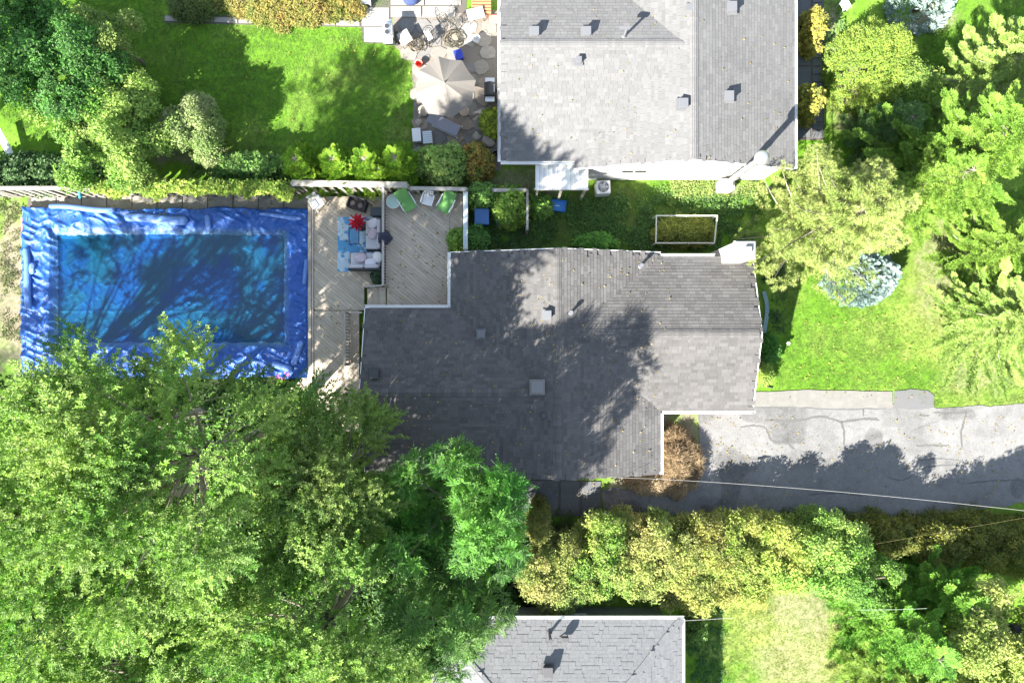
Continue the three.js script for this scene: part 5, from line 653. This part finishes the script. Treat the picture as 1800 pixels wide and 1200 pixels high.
// ------------------------------------------------------------------ patio under the parasol
{
  const c = P(781, 147, 2.35).setY(0), r = 1.36, n = 8, h0 = 1.98, h1 = 2.5, t = thing('patio_parasol', 'large octagonal beige parasol open over the stone patio', 'parasol', c, 0.22);
  const m = new THREE.MeshPhysicalMaterial({ color: C(0.2, 0.182, 0.16), roughness: 0.95, transmission: 0.1, thickness: 0, side: THREE.DoubleSide, bumpMap: rep(bRough, 5), bumpScale: 0.003 });
  for (let i = 0; i < n; i++) { const b = new Bag(), w = C(1, 1, 1), R = 6, f = (k, q) => { const a = (i + q) / n * 6.2832, u = k / R, scallop = 1 - 0.03 * Math.sin(Math.PI * q) * u * u, sag = 0.05 * Math.sin(Math.PI * q) * u; const rad = r * u * scallop * (1 - (1 - Math.cos(Math.PI / n)) * Math.sin(Math.PI * q)); return V(Math.cos(a) * rad, h1 + (h0 - h1) * Math.pow(u, 1.15) - sag, Math.sin(a) * rad); };
    for (let k = 0; k < R; k++) for (let q = 0; q < 4; q++) { const A = f(k, q / 4), B = f(k, (q + 1) / 4), D = f(k + 1, q / 4), Ee = f(k + 1, (q + 1) / 4); b.tri(A, B, Ee, w); b.tri(A, Ee, D, w); }
    part('canopy_panel', b.geo(), m, t); const a = i / n * 6.2832; part('rib', bar(V(0, h1 - 0.03, 0), V(Math.cos(a) * r, h0 - 0.025, Math.sin(a) * r), 0.018), mPost, t); }
  part('pole', cyl(0.025, 0.025, 2.55, 12), mPost, t); part('finial', cyl(0.05, 0.01, 0.1, 10, 0, 2.5, 0), mPost, t); part('base', cyl(0.3, 0.26, 0.1, 24), mDark, t);
}
{
  const grey = mat(0.22, 0.23, 0.28, { roughness: 0.7, bumpMap: rep(bRough, 5), bumpScale: 0.003 });
  const t = thing('sun_lounger', 'grey-blue padded lounger lying askew below the parasol', 'lounger', P(789, 222, 0.4).setY(0), -0.45); part('pad', rbox(1.1, 0.08, 0.55, 0.03, -0.05, 0.36, 0), grey, t); part('backrest', rbox(0.5, 0.07, 0.55, 0.03, 0, 0, 0), grey, t, [-0.78, 0.44, 0], [0, 0, -0.35]); part('frame', merge([box(1.3, 0.03, 0.03, -0.1, 0.3, 0.27), box(1.3, 0.03, 0.03, -0.1, 0.3, -0.27)]), mPlastic, t); for (const e of [-0.6, 0.4]) for (const f of [-0.26, 0.26]) part('leg', cyl(0.015, 0.015, 0.3, 8, e, 0, f), mPlastic, t);
  const b = thing('cooler', 'white plastic cooler on the grass edge of the patio', 'cooler', P(732, 237, 0.4).setY(0), 0.08); part('body', rbox(0.36, 0.36, 0.58, 0.04, 0, 0.19, 0), mat(0.55, 0.6, 0.66, { roughness: 0.4 }), b); part('lid', rbox(0.4, 0.07, 0.62, 0.03, 0, 0.4, 0), mPlastic, b);
  const cr = thing('slatted_crate', 'white slatted crate beside the white cooler', 'crate', P(751, 241, 0.35).setY(0), 0.08); for (let k = 0; k < 6; k++) part('slat', box(0.4, 0.022, 0.075, 0, 0.36, -0.24 + k * 0.095), mat(0.55, 0.62, 0.68, { roughness: 0.5 }), cr); part('side_panel', merge([box(0.02, 0.35, 0.56, -0.2, 0.175, 0), box(0.02, 0.35, 0.56, 0.2, 0.175, 0), box(0.38, 0.35, 0.02, 0, 0.175, 0.27), box(0.38, 0.35, 0.02, 0, 0.175, -0.27)]), mPlastic, cr);
  const bucket = (label, pos, m, r = 0.16, h = 0.3) => { const o = thing('bucket', label, 'bucket', pos); part('body', new THREE.LatheGeometry([[0.001, 0.01], [r * 0.75, 0.01], [r, h], [r * 1.06, h], [r * 0.97, h - 0.02], [r * 0.72, 0.03], [0.001, 0.03]].map(q => new THREE.Vector2(...q)), 20), m, o); part('handle', new THREE.TorusGeometry(r, 0.008, 6, 18, Math.PI).rotateX(-0.5).translate(0, h, 0), mPlastic, o); return o; };
  bucket('red bucket at the left edge of the parasol', P(736, 111, 0.3).setY(0.04), mat(0.6, 0.08, 0.04, { roughness: 0.5 }));
  bucket('cream tub at the lower right edge of the parasol', P(816, 195, 0.3).setY(0.04), mat(0.6, 0.5, 0.4, { roughness: 0.5 }), 0.22, 0.26);
  bucket('white round planter on the patio near the house wall', P(837, 68, 0.3).setY(0.04), mPlastic, 0.18, 0.3);
  bucket('dark round planter at the left foot of the white awning', P(872, 268, 0.3).setY(0.04), mDark, 0.16, 0.3);
  const bb = thing('storage_box', 'small deep blue box beside the upper edge of the parasol', 'box', P(806, 96, 0.3).setY(0.04), 0.3); part('body', rbox(0.36, 0.28, 0.42, 0.02, 0, 0.14, 0), mat(0.015, 0.03, 0.3, { roughness: 0.5 }), bb); part('lid', rbox(0.39, 0.04, 0.45, 0.015, 0, 0.3, 0), mat(0.02, 0.04, 0.36, { roughness: 0.4 }), bb);
  const bbq = (label, pos, turn, m) => { const o = thing('barbecue', label, 'barbecue', pos, turn); part('cabinet', rbox(0.6, 0.75, 0.5, 0.03, 0, 0.42, 0), mDark, o); const lid = new THREE.CylinderGeometry(0.25, 0.25, 0.56, 18, 1, false, 0, Math.PI); lid.rotateZ(Math.PI / 2); lid.rotateX(-Math.PI / 2 + Math.PI / 2); part('lid', lid, m, o, [0, 0.8, 0], [0, 0, 0]); part('hood', new THREE.SphereGeometry(0.29, 20, 10, 0, 6.2832, 0, 1.57).scale(1, 0.85, 0.85), m, o, [0, 0.8, 0]); part('handle', bar(V(-0.18, 0.98, 0.2), V(0.18, 0.98, 0.2), 0.03), mSteel, o); for (const e of [-1, 1]) part('side_shelf', rbox(0.24, 0.03, 0.42, 0.01, e * 0.42, 0.78, 0), mSteel, o); for (const e of [-1, 1]) part('wheel', cyl(0.08, 0.08, 0.05, 14).rotateX(Math.PI / 2), mDark, o, [e * 0.25, 0.08, 0.27]); return o; };
  bbq('black barbecue with pale shelves against the neighbour house wall', P(861, 158, 0.8).setY(0.05), 1.57, mDark);
  const dg = bbq('grey double-lidded barbecue standing on the white path corner', P(682, 56, 0.8).setY(0.05), 1.6, mSteel); for (const e of [-0.13, 0.13]) part('dark_plate', cyl(0.1, 0.1, 0.02, 18), mDark, dg, [e, 1.05, 0]);
  const mIron = mat(0.03, 0.028, 0.026, { roughness: 0.5, metalness: 0.4 });
  const ic = thing('iron_chair', 'black wrought iron chair with scrolled back beside the coiled hose', 'chair', P(757, 66, 0.5).setY(0.05), 0.4), ring = (r, y, tz = 0) => new THREE.TorusGeometry(r, 0.014, 6, 28).rotateX(Math.PI / 2).translate(0, y, tz);
  part('seat', merge([ring(0.22, 0.44), ring(0.15, 0.44), ring(0.08, 0.44)]), mIron, ic); part('backrest', merge([new THREE.TorusGeometry(0.24, 0.015, 6, 24, Math.PI), new THREE.TorusGeometry(0.12, 0.012, 6, 20), bar(V(-0.24, -0.4, 0), V(-0.24, 0, 0), 0.025), bar(V(0.24, -0.4, 0), V(0.24, 0, 0), 0.025)]), mIron, ic, [0, 0.84, -0.22], [-0.2, 0, 0]); for (let k = 0; k < 4; k++) { const a = 0.785 + k * 1.57; part('leg', tube([V(Math.cos(a) * 0.2, 0.44, Math.sin(a) * 0.2), V(Math.cos(a) * 0.22, 0.2, Math.sin(a) * 0.22), V(Math.cos(a) * 0.28, 0, Math.sin(a) * 0.28)], 0.013), mIron, ic); }
  dup(ic, 'black wrought iron chair nearest the neighbour house at the patio top', P(800, 40, 0.5).setY(0.05), 2.5); dup(ic, 'black wrought iron chair left of the white tile on the patio', P(735, 78, 0.5).setY(0.05), -1.2); dup(ic, 'black wrought iron chair close above the parasol top', P(778, 30, 0.5).setY(0.05), 1.6);
  rs(520); const hp = []; for (let i = 0; i < 70; i++) { const a = i * 0.5, q = 0.36 + 0.12 * Math.sin(i * 0.83) + 0.05 * Math.sin(i * 2.1); hp.push(V(Math.cos(a) * q, 0.03 + i * 0.002, Math.sin(a) * q * 0.85)); } one('garden_hose', 'dark garden hose coiled on the flagstones above the parasol', 'hose', tube(hp, 0.016, 420, 5), mat(0.05, 0.05, 0.03, { roughness: 0.5 }), P(797, 70).setY(0.05));
  const hp2 = hp.map((p, i) => V(p.x * 0.9 + i * 0.004, p.y, p.z * 0.8)); one('garden_hose', 'brown hose lying loosely coiled left of the other hose', 'hose', tube(hp2.slice(0, 46), 0.014, 280, 5), mat(0.14, 0.11, 0.06, { roughness: 0.6 }), P(728, 80).setY(0.05));
  const panel = (label, pos, turn, w, d, m, tilt = 0) => { const o = thing('table', label, 'table', pos, turn); part('tabletop', rbox(w, 0.03, d, 0.01, 0, 0, 0), m, o, [0, 0.5, 0], [0, 0, tilt]); for (const e of [-1, 1]) for (const f of [-1, 1]) part('leg', cyl(0.015, 0.015, 0.49, 6, e * (w / 2 - 0.05), 0, f * (d / 2 - 0.05)), mIron, o); };
  panel('cream square table standing askew near the grey barbecue', P(711, 66, 0.5).setY(0.03), 0.5, 0.55, 0.6, mat(0.42, 0.39, 0.34), 0.06); panel('narrow white table among the iron chairs', P(753, 62, 0.5).setY(0.03), 0.5, 0.24, 0.46, mPlastic); panel('large white table at the patio top beside the house', P(836, 24, 0.5).setY(0.03), 0.25, 0.75, 0.5, mPlastic);
  one('seat_pad', 'salmon pink cushion by the neighbour house wall at the top', 'cushion', rbox(0.45, 0.1, 0.4, 0.05), mat(0.6, 0.18, 0.16), P(868, 28, 0.4).setY(0.1));
  const fl = thing('wood_planter', 'brown timber planter of slats at the top of the patio', 'planter', P(846, 8, 0.4).setY(0)); for (let k = 0; k < 6; k++) part('slat', rbox(0.9, 0.1, 0.1, 0.01, 0, 0.4 - 0.02 * (k % 2), -0.35 + k * 0.14), mat(0.33, 0.2, 0.1, { map: rep(tWood, 0.7, 1) }), fl); part('body', box(0.86, 0.34, 0.76, 0, 0.17, 0), mat(0.16, 0.09, 0.05), fl);
  one('bean_bag', 'dark blue bean bag on the white slabs at the top edge', 'bean bag', (() => { const g = new THREE.SphereGeometry(0.36, 18, 12); g.scale(1, 0.55, 0.7); const q = g.attributes.position; for (let i = 0; i < q.count; i++) { const k = 1 + 0.15 * (noise(q.getX(i) * 6 + 9, q.getZ(i) * 6) - 0.5); q.setXYZ(i, q.getX(i) * k, q.getY(i) * k, q.getZ(i) * k); } g.computeVertexNormals(); return g; })(), mat(0.03, 0.05, 0.14), P(722, 0, 0.2).setY(0.22));
  rs(521); const rockG = s => { const g = new THREE.IcosahedronGeometry(s, 2), q = g.attributes.position; for (let i = 0; i < q.count; i++) { const k = 0.8 + 0.5 * noise(q.getX(i) * 5 / s * 0.3 + s * 50, q.getZ(i) * 5 / s * 0.3 + q.getY(i) * 3); q.setXYZ(i, q.getX(i) * k, q.getY(i) * k * 0.55, q.getZ(i) * k); } g.computeVertexNormals(); return g; };
  [[860, 248, 0.28, 'pale rock at the corner of the neighbour house beside the yellow-green bush'], [838, 240, 0.2, 'pale rock left of the bigger one at the patio foot'], [745, 195, 0.26, 'pale rock at the lower left edge of the parasol'], [736, 215, 0.16, 'small rock above the white cooler'], [829, 257, 0.17, 'small pale rock above the orange shrub']].forEach(([x, y, s, l]) => one('rock', l, 'rock', rockG(s), mat(0.4, 0.36, 0.3, { map: rep(tConc, 1) }), P(x, y, 0.1)));
  const sl = thing('step_stool', 'pale grey crate stool on the small lawn at the top edge', 'stool', P(642, 3, 0.3).setY(0), 0); part('seat', rbox(0.5, 0.05, 0.22, 0.02, 0, 0.3, 0), mPlastic, sl); for (const e of [-0.2, 0.2]) part('leg', box(0.05, 0.28, 0.18, e, 0.14, 0), mPlastic, sl);
}

// ------------------------------------------------------------------ things in the side yard
{
  const bin = (name, label, pos, turn, w, h, d, m) => { const t = thing(name, label, 'bin', pos, turn); const g = new THREE.CylinderGeometry(0.7071, 0.6, h, 4, 1).rotateY(Math.PI / 4).scale(w, 1, d).translate(0, h / 2 + 0.04, 0).toNonIndexed(); g.computeVertexNormals(); part('body', g, m, t); part('lid', merge([rbox(w + 0.06, 0.07, d + 0.06, 0.03, 0, h + 0.06, 0), rbox(w * 0.7, 0.04, 0.07, 0.015, 0, h + 0.1, d / 2 - 0.05)]), m, t); part('handle', bar(V(-w / 2, h, -d / 2 - 0.06), V(w / 2, h, -d / 2 - 0.06), 0.035), mDark, t); for (const e of [-1, 1]) part('wheel', cyl(0.1, 0.1, 0.06, 14).rotateZ(Math.PI / 2), mDark, t, [e * (w / 2 - 0.02), 0.1, -d / 2]); return t; };
  bin('wheeled_bin', 'blue wheeled recycling bin in the bushes behind the bluish fence', P(847, 381, 0.9).setY(0), 0, 0.6, 0.9, 0.66, mBlue);
  const bx = thing('recycling_box', 'bright blue open recycling box on the grass below the awning', 'box', P(982, 361, 0.3).setY(0), -0.15), mb = mat(0.03, 0.2, 0.55, { roughness: 0.4 }); part('side', merge([rbox(0.68, 0.32, 0.03, 0.01, 0, 0.17, 0.24), rbox(0.68, 0.32, 0.03, 0.01, 0, 0.17, -0.24), rbox(0.03, 0.32, 0.45, 0.01, 0.325, 0.17, 0), rbox(0.03, 0.32, 0.45, 0.01, -0.325, 0.17, 0)]), mb, bx); part('floor', box(0.62, 0.02, 0.45, 0, 0.2, 0), mb, bx); part('handle', merge([rbox(0.2, 0.03, 0.05, 0.01, -0.05, 0.22, 0)]), mat(0.5, 0.6, 0.7), bx);
  const fc = thing('folding_chair', 'folded metal chair with pale tubes beside the blue bin', 'chair', P(880, 386, 0.5).setY(0), 0.2), mt2 = mat(0.4, 0.55, 0.55, { roughness: 0.4 }); for (const e of [-0.2, 0.2]) part('frame', tube([V(e, 0, 0.3), V(e, 0.5, 0.05), V(e, 0.95, -0.3)], 0.014), mt2, fc); part('seat', rbox(0.4, 0.025, 0.36, 0.01, 0, 0.45, 0.08), mDark, fc); part('backrest', rbox(0.4, 0.25, 0.02, 0.01, 0, 0.82, -0.2), mDark, fc, [0, 0, 0]); for (const e of [-0.2, 0.2]) part('leg', tube([V(e, 0, -0.3), V(e, 0.3, -0.1), V(e, 0.5, 0.15)], 0.014), mt2, fc);
  const ac = thing('air_conditioner', 'white air conditioning unit with round fan grille against the white gable wall', 'air conditioner', P(1061, 328, 0.75).setY(0), 0.05); part('cabinet', merge([rbox(0.66, 0.68, 0.62, 0.06, 0, 0.36, 0)]), mPlastic, ac); part('fan_well', cyl(0.25, 0.25, 0.03, 28, 0, 0.685, 0), mat(0.1, 0.11, 0.13), ac); for (let k = 0; k < 5; k++) part('fan_blade', rbox(0.2, 0.01, 0.09, 0.004, 0.12, 0, 0), mat(0.45, 0.47, 0.5), ac, [0, 0.725, 0], [0.25, k * 1.2566, 0]); part('fan_grille', merge([...[0.08, 0.16, 0.25].map(r => new THREE.TorusGeometry(r, 0.007, 6, 28).rotateX(Math.PI / 2).translate(0, 0.745, 0)), ...[0, 1, 2].map(k => box(0.5, 0.008, 0.01, 0, 0.747, 0).rotateY(k * 1.047))]), mPlastic, ac);
  // white awning of corrugated sheets
  const aw = thing('awning', 'white corrugated lean-to roof against the neighbour house beside the air conditioner', 'awning'), x0 = X(941, 2.3), x1 = X(1034, 2.3), z0 = Z(286, 2.4), z1 = Z(334, 2.2), n = 12, pw = (x1 - x0) / n; rs(530);
  const mAw = [mat(0.66, 0.66, 0.64), mat(0.6, 0.6, 0.58), mat(0.7, 0.69, 0.66)];
  for (let k = 0; k < n; k++) { const m = part('roof_sheet', merge([box(pw - 0.012, 0.02, z1 - z0, 0, 0, 0), box(0.035, 0.035, z1 - z0, -pw / 2 + 0.03, 0.02, 0)]), pick(mAw), aw, [x0 + (k + 0.5) * pw, 2.3, (z0 + z1) / 2], [0.12, 0, 0]); }
  part('front_beam', rbox(x1 - x0 + 0.1, 0.14, 0.08, 0.01), mPost, aw, [(x0 + x1) / 2, 2.15, z1 - 0.05]); for (const x of [x0 + 0.1, (x0 + x1) / 2, x1 - 0.1]) part('post', box(0.09, 2.1, 0.09), mPost, aw, [x, 1.05, z1 - 0.05]);
  // white frame in the side yard
  const fr = thing('plant_frame', 'thin white timber frame standing over the plants in the side yard', 'frame'), a = P(1154, 379, 0.9), b = P(1261, 379, 0.9), c = P(1256, 427, 0.9), d = P(1153, 427, 0.9), mF = mat(0.5, 0.5, 0.44, { roughness: 0.7 });
  [[a, b], [b, c], [c, d], [d, a]].forEach(([p, q], i) => part('rail', bar(p.clone().setY(0.9 + i * 0.003), q.clone().setY(0.9 + i * 0.003), 0.055, 0.045), mF, fr)); [a, b, c, d, a.clone().lerp(b, 0.5)].forEach(p => part('leg', box(0.05, 0.92, 0.05), mF, fr, [p.x, 0.46, p.z]));
  one('garden_edging', 'curved pale teal garden edging in the shade of the east gable', 'edging', (() => { const pts = [[1341, 512], [1346, 530], [1347, 550], [1344, 570], [1342, 586]].map(([x, y]) => P(x, y)), cv = new THREE.CatmullRomCurve3(pts), L = [], R = []; for (let i = 0; i <= 24; i++) { const p = cv.getPoint(i / 24), t = cv.getTangent(i / 24); L.push([p.x - t.z * 0.09, p.z + t.x * 0.09]); R.push([p.x + t.z * 0.09, p.z - t.x * 0.09]); } return poly([...L, ...R.reverse()], 0.14, 0.16); })(), mat(0.22, 0.36, 0.38, { roughness: 0.7, map: rep(tConc, 1) }));
  one('edging_strip', 'black curved edging strip between the gable shrubs and the concrete walk', 'edging', tube([P(1326, 672), P(1340, 677), P(1358, 681)].map(p => p.setY(0.04)), 0.035, 16, 6), mDark);
  const lt = thing('path_light', 'small white garden light at the edge of the gable shade on the lawn', 'garden light', P(1382, 603).setY(0)); part('stake', cyl(0.02, 0.02, 0.3, 8), mPlastic, lt); part('cap', cyl(0.09, 0.05, 0.07, 14, 0, 0.29, 0), mPlastic, lt);
  const pp1 = thing('white_pipe', 'short white pipe with a round head beside the deck corner at the pool', 'pipe', P(490, 689, 0.3).setY(0.02), 0.15); part('tube', merge([cyl(0.035, 0.035, 0.5, 10).rotateZ(-1.35).translate(-0.2, 0.25, 0)]), mPlastic, pp1); part('head', new THREE.SphereGeometry(0.08, 14, 10), mPlastic, pp1, [-0.22, 0.25, 0]); part('stand', cyl(0.03, 0.03, 0.25, 8, 0, 0, 0), mPlastic, pp1);
  one('teal_noodle', 'teal foam pool noodle hanging over the fence left of the vine', 'pool noodle', tube([P(124, 322, 1.9), P(132, 324, 1.95), P(137, 330, 1.6), P(139, 340, 0.9), P(140, 347, 0.4)], 0.06, 20, 8), mat(0.03, 0.3, 0.36, { roughness: 0.7 }));
  one('white_board', 'white board leaning at the left edge behind the fence', 'board', rbox(0.32, 0.05, 1.3, 0.01).rotateX(0.15).rotateY(0.42), mPlastic, P(4, 250, 0.6).setY(0.5));
  const toys = thing('garden_chair', 'white garden chair on the grass at the top edge right of the neighbour house', 'chair', P(1487, 8, 0.4).setY(0), 0.5); part('seat', rbox(0.42, 0.03, 0.4, 0.01, 0, 0.4, 0), mPlastic, toys); part('backrest', rbox(0.42, 0.4, 0.03, 0.01, 0, 0.62, -0.2), mat(0.35, 0.4, 0.7), toys); for (const e of [-1, 1]) for (const f of [-1, 1]) part('leg', cyl(0.018, 0.018, 0.4, 8, e * 0.18, 0, f * 0.17), mPlastic, toys);
  const rb = thing('roof_lantern', 'dark metal lantern on a pale bracket showing through the corner tree', 'lantern', P(1792, 1108, 5).setY(4.6)); part('body', rbox(0.3, 0.4, 0.3, 0.03, 0, 0.2, 0), mDark, rb); part('arm', bar(V(-0.3, 0.05, 0.15), V(0.5, 0, 0.35), 0.05), mPlastic, rb); part('pole', cyl(0.05, 0.05, 4.6, 10, 0.5, -4.6, 0.35), mPost, rb);
  // cables
  const wire = (label, pts, r, m) => one('cable', label, 'cable', tube(pts, r, 30, 6), m);
  const mW = mat(0.35, 0.35, 0.34, { roughness: 0.5 }), mY = mat(0.16, 0.15, 0.05, { roughness: 0.6 });
  wire('thick white cable running from the bungalow eave across the driveway to the right edge', [P(1048, 838, 2.9), P(1180, 843, 3.6), P(1400, 858, 5), P(1600, 876, 6.4), P(1900, 908, 8.4)], 0.005, mW);
  wire('thin yellowish cable above the shaded olive bushes', [P(1540, 956, 4), P(1640, 938, 4.8), P(1830, 905, 6)], 0.0035, mY);
  wire('short white cable from the gutter corner of the lower house to the bare lawn', [P(1200, 1091, 2.6), P(1235, 1089, 3), P(1271, 1087, 3.4), P(1290, 1086, 3.5)], 0.006, mW);
  wire('pale cable crossing the spruce right of the bare lawn', [P(1506, 1072, 6), P(1580, 1071, 6.6), P(1630, 1069, 8.3)], 0.006, mat(0.3, 0.4, 0.3));
}

renderer.render(scene, camera);
